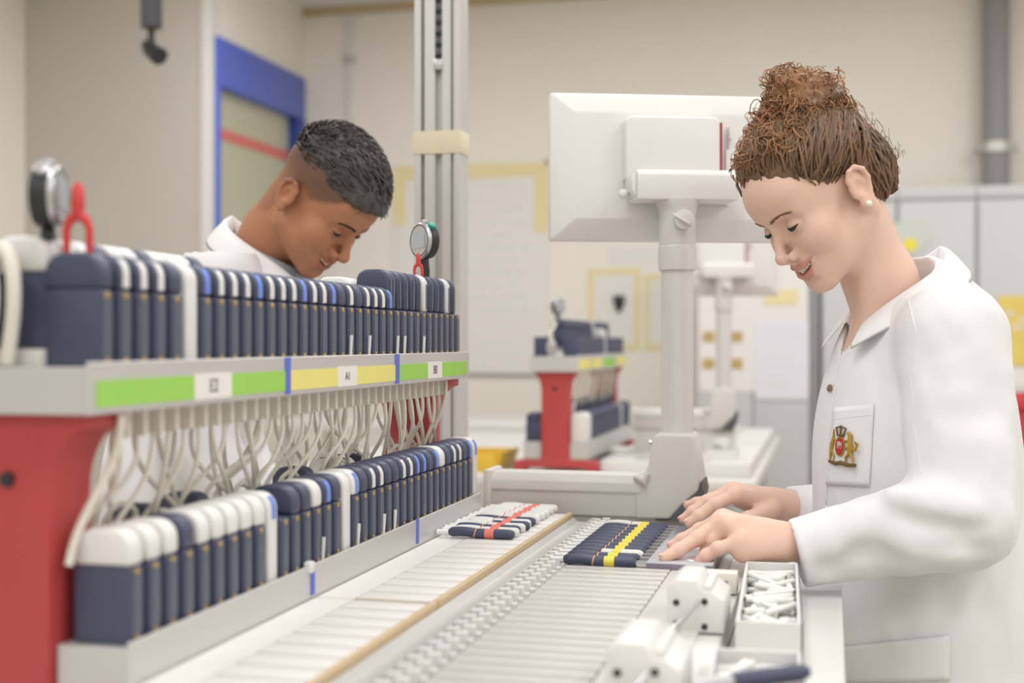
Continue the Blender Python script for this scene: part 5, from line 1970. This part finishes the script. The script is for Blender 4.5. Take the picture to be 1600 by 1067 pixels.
        for (x0, y0, z0, x1, y1, z1, r_) in ((1398, 774, 1.536, 1505, 796, 1.516, .013), (1350, 816, 1.552, 1480, 866, 1.526, .013), (1302, 842, 1.556, 1398, 800, 1.556, .012),
                                             (1540, 700, 1.552, 1546, 800, 1.538, .015)):
            a = ridge(a, wp(x0, y0, z0), wp(x1, y1, z1), r_, .032)
        damp = np.clip((np.sqrt(((P - V3(cuL)) ** 2).sum(1)) - .05) / .06, 0.05, 1)
        a = a + damp * .0040 * vnoise(P * np.array((1, 1, .6), np.float32), 24, 2) + damp * .0020 * vnoise(P * np.array((1, 1, .7), np.float32), 52, 7)
        b = sleeve(P, shR, elR, cuR, .068, .062, .0385, fh, lambda q: q + .0025 * vnoise(P, 24, 6))
        # vertical folds in the body of the coat
        d = d + .0035 * vnoise(P * np.array((1, 1, .25), np.float32), 20, 3) + .0018 * vnoise(P * np.array((1, 1, .45), np.float32), 46, 9)
        d = smin(d, a, .012)
        d = smin(d, b, .012)
        # neck opening and the V of the front
        hole = rc(P, wp(1380, 430, 1.765), wp(1396, 520, 1.775), .068, .062)
        hole = smin(hole, rc(P, wp(1385, 480, 1.77), wp(1318, 588, 1.770), .050, .006), .02)
        d = smax(d, -hole, .006)
        d = smax(d, .70 - P[:, 2], .004)
        return d
    v, f = polygonise(coat, (-.30, 1.38, .69), (.42, 2.20, 1.48), .0042)
    v = relax(v, f, 2, .5)
    cme = np_mesh('woman_coat', v, f, None, rl)
    cme.materials.append(M['coat'])
    coat_o = obj('lab_coat', cme, None, root)
    cb = BVHTree.FromPolygons([tuple(p) for p in v], [tuple(q) for q in f])
    dress(root, coat_o, cb, rl, Bf, Bl)
    # collar: a folded band round the neck, both sides
    NC = np.array(wp(1400, 470, 1.775))
    collar(coat_o, rl, NC, Bf, Bl, front=-.030, back=.076, rad=.062)
    # trousers and shoes below the coat
    hipc = np.array(wp(1455, 533, DS))
    for sg in (1, -1):
        hx = hipc + Bl * sg * .085
        ank = hx + Bf * .01
        pts = [Vector((hx[0], hx[1], .86)) - rl, Vector((hx[0], hx[1], .50)) + Vector(Bf) * .015 - rl, Vector((ank[0], ank[1], .085)) - rl]
        obj('trouser_leg', MB().tube(pts, [.085, .064, .058], 18).mesh('trouser_leg'), M['trousers'], root)
        shoe(root, rl, ank, Bf)
    return root


M['nail'] = mat('fingernail', hexc(232, 190, 176), 0.25, var=0.02)


def shoe(root, rl, ank, Bf):
    f = Vector(Bf)
    c = Vector((ank[0], ank[1], 0))
    mb = MB()
    pts = [c - f * .055 + Vector((0, 0, .05)), c + Vector((0, 0, .055)), c + f * .07 + Vector((0, 0, .042)), c + f * .14 + Vector((0, 0, .034)), c + f * .185 + Vector((0, 0, .030))]
    mb.tube(pts, [.034, .048, .046, .042, .020], 14)
    mb.v = [(p[0], p[1], max(.0, p[2])) for p in mb.v]
    obj('shoe', mb.mesh('shoe', off=rl), M['shoe'], root)


def collar(coat_o, rl, NC, Bf, Bl, rad=.064, back=.072, front=-.040, tipang=28, wid=.040, wide=1.0, base_only=False):
    """folded collar: inner edge stands round the neck, outer edge lies on the shoulders"""
    NCV, F_, L_, U_ = Vector(NC), Vector(Bf), Vector(Bl), Vector((0, 0, 1))
    for sg in (1, -1):
        n = 22
        rows = []
        for i in range(n):
            u = i / (n - 1)
            ph = math.radians(180 + (tipang - 180) * u)          # from the back to the front
            r = rad * (1 + .05 * math.sin(u * 3.14))
            dirv = F_ * math.cos(ph) * 1.0 + L_ * sg * math.sin(ph) * .98
            zi = back + (front - back) * (u ** 1.25)
            pin = NCV + dirv * r + U_ * zi
            fold = NCV + dirv * (r + .007) + U_ * (zi + .004)
            wo = wid * (1 + .35 * u * u)
            po = NCV + dirv * (r + .020 + wo * .45) + U_ * (zi - wo * .80) - F_ * (.012 * u * 0)
            rows.append((pin - U_ * .030, pin, fold, po))
        vs = [tuple(p - rl) for r_ in rows for p in r_]
        fs = []
        for i in range(n - 1):
            for k in range(3):
                fs.append((i * 4 + k, i * 4 + k + 1, (i + 1) * 4 + k + 1, (i + 1) * 4 + k))
        mb = MB().add(vs, fs)
        o = obj('collar', mb.mesh('collar', 0, 2, True, 80), M['coat'], coat_o)
        sm = o.modifiers.new('thickness', 'SOLIDIFY')
        sm.thickness = .0028
        sm.offset = 0
        ss = o.modifiers.new('round', 'SUBSURF')
        ss.levels = 1
        ss.render_levels = 1


def dress(root, coat_o, bvh, rl, Bf, Bl):
    """pockets, snaps, seams and the crest on the woman's coat, each laid on the cloth"""
    cam0 = Vector((0, 0, H))

    def hit(px, py, lift=0.0):
        p = W(px, py, 1.0)
        dr = (p - cam0).normalized()
        h = bvh.ray_cast(cam0, dr)
        if h[0] is None:
            return None, None
        return h[0] + h[1] * lift, h[1]

    def patch(name, quad, nu, nv, lift, m, parent, thick=.0016):
        (a, b, c, d) = quad                      # corners: top left, top right, bottom right, bottom left
        vs, ok = [], True
        for j in range(nv + 1):
            for i in range(nu + 1):
                u, v = i / nu, j / nv
                x = (a[0] * (1 - u) + b[0] * u) * (1 - v) + (d[0] * (1 - u) + c[0] * u) * v
                y = (a[1] * (1 - u) + b[1] * u) * (1 - v) + (d[1] * (1 - u) + c[1] * u) * v
                p, n = hit(x, y, lift)
                if p is None:
                    return None
                vs.append(tuple(p - rl))
        fs = [(j * (nu + 1) + i, j * (nu + 1) + i + 1, (j + 1) * (nu + 1) + i + 1, (j + 1) * (nu + 1) + i) for j in range(nv) for i in range(nu)]
        me = bpy.data.meshes.new(name)
        me.from_pydata(vs, [], fs)
        me.shade_smooth()
        o_ = obj(name, me, m, parent)
        sm = o_.modifiers.new('thickness', 'SOLIDIFY')
        sm.thickness = thick
        sm.offset = -1
        return o_

    def seam(name, pts, r, parent, lift=.0006, m=None):
        out = []
        for k in range(len(pts) - 1):
            for i in range(8):
                u = i / 8
                p, n = hit(pts[k][0] * (1 - u) + pts[k + 1][0] * u, pts[k][1] * (1 - u) + pts[k + 1][1] * u, lift)
                if p is not None:
                    out.append(p - rl)
        p, n = hit(*pts[-1], lift)
        if p is not None:
            out.append(p - rl)
        if len(out) > 2:
            obj(name, MB().tube(out, r, 6).mesh(name), m or M['coat'], parent)
    pk = patch('chest_pocket', ((1305, 638), (1367, 631), (1360, 760), (1293, 757)), 10, 16, .0014, M['coat'], coat_o)
    if pk:
        seam('pocket_hem', [(1304, 655), (1366, 648)], .0009, pk, .0026)
    pk2 = patch('side_pocket', ((1300, 1012), (1484, 992), (1484, 1062), (1304, 1064)), 16, 8, .0030, M['coat'], coat_o)
    if pk2:
        seam('pocket_hem', [(1300, 1028), (1484, 1006)], .0011, pk2, .0034)
    seam('seam', [(1313, 560), (1300, 640), (1294, 720), (1291, 800)], .0009, coat_o)
    seam('seam', [(1310, 930), (1304, 1000), (1300, 1050)], .0009, coat_o)
    seam('seam', [(1420, 470), (1432, 520), (1424, 590), (1428, 660), (1440, 740)], .0010, coat_o)
    for px, py in ((1299, 607),):
        p, n = hit(px, py, .0030)
        if p is not None:
            obj('snap_button', MB().lathe([(.0052, -.001), (.0052, .0012), (.0035, .0018), (.0012, .0012)], p - rl, 16, n.to_track_quat('Z', 'Y').to_matrix()).mesh('snap'), M['brass'], coat_o)
    p, n = hit(1250, 796, .0030)
    if p is not None:
        obj('snap_button', MB().lathe([(.0056, -.001), (.0056, .0012), (.0035, .0022), (.0012, .0016)], p - rl, 16, n.to_track_quat('Z', 'Y').to_matrix()).mesh('snap'), M['brass'], coat_o)
    # embroidered crest on the chest pocket
    p, n = hit(1322, 697, .0034)
    if p is None:
        return
    up = (Vector((0, 0, 1)) - n * n.z).normalized()
    rt = up.cross(n)
    Mx = Matrix((rt, up, n)).transposed()
    S_ = .00090

    def loc(x, y, z=0):                          # crest space in picture pixels from its centre, y down
        return p - rl + Mx @ Vector((x * S_ * 1.22, -y * S_, z))

    def plate(poly, z0, z1):
        nn = len(poly)
        vs = [tuple(loc(x, y, z0)) for x, y in poly] + [tuple(loc(x, y, z1)) for x, y in poly]
        fs = [tuple(range(nn)), tuple(range(2 * nn - 1, nn - 1, -1))] + [(i, i + nn, (i + 1) % nn + nn, (i + 1) % nn) for i in range(nn)]
        return MB().add(vs, fs)

    def oval(cx, cy, a, b, k=22):
        return [(cx + a * math.cos(6.2832 * i / k), cy + b * math.sin(6.2832 * i / k)) for i in range(k)]
    cr = obj('crest', plate(oval(-7, 1, 9.5, 15), 0, .0012).mesh('crest', 0, 2, False), M['crestgold'], coat_o)
    obj('crest_shield', plate(oval(-7, 1, 7.6, 12.6), .0010, .0017).mesh('crest_shield', 0, 2, False), M['crestred'], cr)
    cu = bpy.data.curves.new('txt', 'FONT')
    cu.body = 'PM'
    cu.size = 12.5
    cu.align_x = 'CENTER'
    cu.align_y = 'CENTER'
    cu.space_character = .85
    to = bpy.data.objects.new('txt', cu)
    COL.objects.link(to)
    tm = bpy.data.meshes.new_from_object(to.evaluated_get(bpy.context.evaluated_depsgraph_get()))
    bpy.data.objects.remove(to)
    tm.materials.clear()
    for vv in tm.vertices:
        vv.co = loc(-7 + vv.co.x * .62, 0 - vv.co.y * 1.25, .0020)
    obj('monogram', tm, M['paper'], cr)
    # crown: three arches over a band
    cw = MB()
    for (x0, y0, x1, y1, x2, y2) in ((-13, -17, -16, -26, -8, -28), (-1, -17, 3, -26, -6, -28), (-7, -17, -7, -24, -7, -30)):
        cw.tube([loc(x0, y0, .0008), loc(x1, y1, .0010), loc(x2, y2, .0008)], [.0012, .0012, .0012], 6)
    cw.tube([loc(-14, -16, .0008), loc(-7, -15, .0012), loc(0, -16, .0008)], .0016, 6)
    obj('crown', cw.mesh('crown'), M['crestdark'], cr)
    # the two beasts that hold the shield: left one narrow, right one broad with a curled tail
    bl = MB()
    bl.tube([loc(-21, -24, .0006), loc(-20, -12, .001), loc(-22, 0, .001), (loc(-23, 12, .001)), loc(-25, 24, .0006)], [.0008, .0018, .0030, .0024, .0010], 8)
    bl.tube([loc(-20, -10, .001), loc(-14, -6, .001)], [.0016, .0010], 6)
    bl.tube([loc(-22, 8, .001), loc(-17, 16, .001), loc(-18, 23, .0008)], [.0018, .0014, .0010], 6)
    obj('supporter', bl.mesh('supporter'), M['crestgold'], cr)
    br = MB()
    br.tube([loc(8, -20, .001), loc(12, -16, .001), loc(12, -8, .001), loc(14, 2, .001), loc(12, 12, .001)], [.0024, .0034, .0036, .0044, .0030], 8)
    br.tube([loc(12, -9, .001), loc(2, -7, .001)], [.0018, .0012], 6)
    br.tube([loc(12, 0, .001), loc(3, 4, .001)], [.0018, .0012], 6)
    br.tube([loc(12, 10, .001), loc(5, 16, .001), loc(6, 23, .0008)], [.0024, .0016, .0012], 6)
    br.tube([loc(14, 10, .001), loc(19, 17, .001), loc(20, 23, .0008)], [.0024, .0016, .0012], 6)
    br.tube([loc(16, 4, .001), loc(23, 4, .001), loc(27, -6, .001), loc(22, -8, .001), loc(24, -1, .001)], [.0016, .0018, .0016, .0014, .0010], 6)
    obj('supporter', br.mesh('supporter'), M['crestgold'], cr)
    rb = MB()
    rb.tube([loc(-26, 25, .0008), loc(-14, 27, .001), loc(-2, 25, .0012), loc(10, 27, .001), loc(24, 26, .0008)], [.0022, .0026, .0030, .0026, .0024], 8)
    obj('ribbon', rb.mesh('ribbon'), M['crestdark'], cr)


# ------------------------------------------------------------------ the man
def build_man():
    d0, s = 2.20, .975
    A = frame(math.radians(24.6), math.radians(47.3), math.radians(1.3), 1)
    o = np.array(W(492.6, 316.0, d0))
    root = thing('person', 'smiling man with short dark hair and white lab coat bending behind the rack', 'person', (W(330, 533, 2.36).x, W(330, 533, 2.36).y, 0))
    rl = wloc(root)
    nb = V3(wp(402, 425, 2.275))
    hp = V3(to_world(A, o, s, (-.024, 0, -.020)))
    mid = V3(wp(430, 368, 2.245))

    def skin(P):
        L = ((P - o.astype(np.float32)) @ A.astype(np.float32)) / s
        d = head_sdf(L, True) * s
        n = smin(rc(P, hp, mid, .057, .056), rc(P, mid, nb, .056, .062), .02)
        d = smin(d, n, .02)
        d = smin(d, ell(P, wp(385, 500, 2.30), (.12, .12, .08)), .05)
        return d
    # hands that work behind the rack
    hands = []
    for (dy, py) in ((0.0, 812), (.13, 812)):
        w_ = np.array(wp(415, py, 2.12)) + CF * dy
        k = lambda a, b, c=0.0: tuple(w_ + CR * a + CZ * b + CF * c)
        e_ = np.array(wp(300, 670, 2.14) if dy == 0 else wp(350, 670, 2.46))
        hands.append(dict(wrist=k(0, 0), arm=tuple(w_ + (e_ - w_) * .35),
                          fingers=[([k(.075, .004, j), k(.105, -.006, j), k(.125, -.022, j), k(.132, -.036, j)], [.0105, .0095, .0088, .0072]) for j in (-.030, -.010, .010, .030)],
                          thumb=([k(.02, -.01, -.02), k(.055, -.02, -.045), k(.08, -.03, -.05), k(.097, -.038, -.05)], [.015, .012, .0105, .008]),
                          extra=[(k(.02, 0), k(.065, 0), .020, .016)]))
    arms = [([wp(350, 445, 2.20), wp(300, 670, 2.14), hands[0]['arm'], hands[0]['wrist']], [.045, .036, .028, .022]),
            ([wp(395, 450, 2.40), wp(350, 670, 2.46), hands[1]['arm'], hands[1]['wrist']], [.045, .036, .028, .022])]
    v, f = polygonise(body_field(skin, o, hands, arms, wp(340, 560, 2.31)), (-1.26, 1.82, H - .36), (-.66, 2.46, H + .42), .0022)
    v = relax(v, f, 1, .4)
    t = person_tint(v, A, o, s, True)
    me = np_mesh('man_body', v, f, t, rl)
    me.materials.append(M['skin_m'])
    obj('body', me, None, root)
    bvh = BVHTree.FromPolygons([tuple(p) for p in v], [tuple(q) for q in f])
    face_parts(root, A, o, s, True)
    face_surface_parts(root, bvh, A, o, s, True)

    def hl(x, y):
        # top hair: front edge on the brow, sides cropped high
        side = np.interp(np.abs(y), [0, .03, .050, .066, .08], [0, 0, .002, .004, .010])
        return np.interp(x, [-.12, -.09, -.05, .0, .04, .07, .09, .11], [.050, .046, .050, .058, .056, .060, .066, .075]) + side

    def hair(P):
        L = ((P - o.astype(np.float32)) @ A.astype(np.float32)) / s
        d = ell(L, (.004, 0, .056), (.104, .0765, .0925))
        d = smin(d, ell(L, (.072, 0, .078), (.040, .048, .026)), .02)
        d = d + .0022 * vnoise(L, 110, 1) + .0022 * vnoise(L, 60, 3)
        z = hl(L[:, 0], L[:, 1]) + .006 * vnoise(L, 100, 5)
        d = d + .0085 * np.clip(1 - (L[:, 2] - z) / .034, 0, 1) * np.clip((.085 - L[:, 0]) / .03, 0, 1)
        d = smax(d, (z - L[:, 2]) * .8, .010)
        return d * s
    v, f = polygonise(hair, np.array(o) - .22, np.array(o) + .22, .003)
    L = (v - o) @ A / s
    tint = np.ones((len(v), 3)) * (.90 + .15 * vnoise(L.astype(np.float32), 120, 8)[:, None])
    hm = np_mesh('man_hair', v, f, tint, rl)
    hm.materials.append(M['hair_m'])
    ho = obj('hair', hm, None, root)
    rnd = random.Random(8)
    mbs, cols = [], []
    for i in range(1100):
        th = rnd.uniform(-3.14, 3.14)
        ph = math.acos(rnd.uniform(.02, 1))
        p = np.array((.004, 0, .056)) + np.array((.104 * math.sin(ph) * math.cos(th), .0765 * math.sin(ph) * math.sin(th), .0925 * math.cos(ph)))
        if p[2] < float(hl(p[0], p[1])) + .004:
            continue
        nrm = (p - np.array((0, 0, .05))) / np.linalg.norm(p - np.array((0, 0, .05)))
        fw = np.array((1.0, rnd.uniform(-.5, .5), .15))
        tg = fw - nrm * fw.dot(nrm)
        tg /= np.linalg.norm(tg)
        ln = rnd.uniform(.012, .026)
        lowr = max(0.0, 1 - (p[2] - float(hl(p[0], p[1]))) / .034) * min(1.0, max(0.0, (.085 - p[0]) / .03))
        b0 = p - nrm * (.002 + .0085 * lowr)
        ln *= 1 - .5 * lowr
        pts = [Vector(to_world(A, o, s, b0 + tg * ln * u + nrm * (.009 * math.sin(u * 1.9)))) for u in (0, .35, .7, 1)]
        mbs.append(MB().tube(pts, [.0012, .0014, .0010, .0003], 4, False))
        b = rnd.uniform(.6, 1.25)
        cols.append((b, b * .98, b * .97))
    cm = tinted_mb_mesh('man_hair_tufts', mbs, cols, rl)
    cm.materials.append(M['hair_m'])
    co = obj('hair_tufts', cm, None, ho)
    co['kind'] = 'stuff'

    # coat
    Bf = math.cos(math.radians(14)) * CR - math.sin(math.radians(14)) * CF
    Bl = np.cross(CZ, Bf)
    shN = np.array(wp(345, 436, 2.160))       # near shoulder, his right
    shF = np.array(wp(395, 440, 2.44))
    elN = np.array(wp(300, 670, 2.140))
    elF = np.array(wp(350, 670, 2.46))
    cuN = np.array(hands[0]['wrist']) - CR * .02
    cuF = np.array(hands[1]['wrist']) - CR * .02
    spine = [np.array(wp(398, 425, 2.30)), np.array(wp(328, 545, 2.32)), np.array(wp(285, 760, 2.36)), np.array(wp(275, 1000, 2.40))]

    def coat(P):
        Bm = np.stack([Bf, Bl, CZ], 1).astype(np.float32)

        def e(c, r):
            return ell((P - V3(c)) @ Bm, (0, 0, 0), r)
        d = e(spine[1], (.125, .175, .17))
        d = smin(d, e(spine[2], (.135, .165, .22)), .08)
        d = smin(d, e(spine[3], (.145, .185, .30)), .08)
        d = smin(d, rc(P, shN, shF, .070, .070), .05)
        d = smin(d, rc(P, spine[0], spine[1], .078, .11), .05)
        for (sh, el, cu) in ((shN, elN, cuN), (shF, elF, cuF)):
            a = smin(rc(P, sh, el, .070, .062), rc(P, el, cu, .062, .040), .02)
            ax = (cu - el) / np.linalg.norm(cu - el)
            a = smax(a, (P - V3(cu)) @ ax.astype(np.float32), .002)
            d = smin(d, a, .015)
        d = d + .004 * vnoise(P * np.array((1, 1, .35), np.float32), 16, 3) + .002 * vnoise(P, 40, 5)
        hole = rc(P, wp(442, 345, 2.24), wp(404, 430, 2.275), .076, .066)
        hole = smin(hole, rc(P, wp(414, 400, 2.265), wp(470, 505, 2.25), .055, .015), .02)
        d = smax(d, -hole, .006)
        return smax(d, .72 - P[:, 2], .004)
    v, f = polygonise(coat, (-1.42, 1.78, .70), (-.76, 2.62, 1.50), .0056)
    v = relax(v, f, 2, .5)
    cme = np_mesh('man_coat', v, f, None, rl)
    cme.materials.append(M['coat'])
    coat_o = obj('lab_coat', cme, None, root)
    NC = np.array(wp(424, 398, 2.262))
    collar(coat_o, rl, NC, Bf, Bl, rad=.072, back=.070, front=-.045, wid=.046, tipang=35)
    # shirt collar and dark top inside the V
    mb = MB()
    Fv, Lv = Vector(Bf), Vector(Bl)
    pts = [Vector(NC) + Fv * (.066 * math.cos(a)) + Lv * (.066 * math.sin(a)) + Vector((0, 0, -.005 - .035 * math.cos(a))) for a in [k * 2 * math.pi / 24 for k in range(25)]]
    mb.tube(pts, .011, 8)
    obj('shirt_collar', mb.mesh('shirt_collar', off=rl), M['shirt'], root)
    obj('shirt', MB().ball(Vector(wp(432, 492, 2.262)) - rl, (.075, .075, .065), 12).mesh('shirt'), M['darkshirt'], root)
    for sg in (1, -1):
        hx = np.array(wp(278, 533, 2.40)) + Bl * sg * .09
        pts = [Vector((hx[0], hx[1], .86)) - rl, Vector((hx[0], hx[1], .50)) + Vector(Bf) * .015 - rl, Vector((hx[0], hx[1], .085)) - rl]
        obj('trouser_leg', MB().tube(pts, [.088, .068, .060], 18).mesh('trouser_leg'), M['trousers'], root)
        shoe(root, rl, hx, Bf)
    return root


import time as _t
_t0 = _t.time()
build_woman()
print('woman', _t.time() - _t0)
_t0 = _t.time()
build_man()
print('man', _t.time() - _t0)
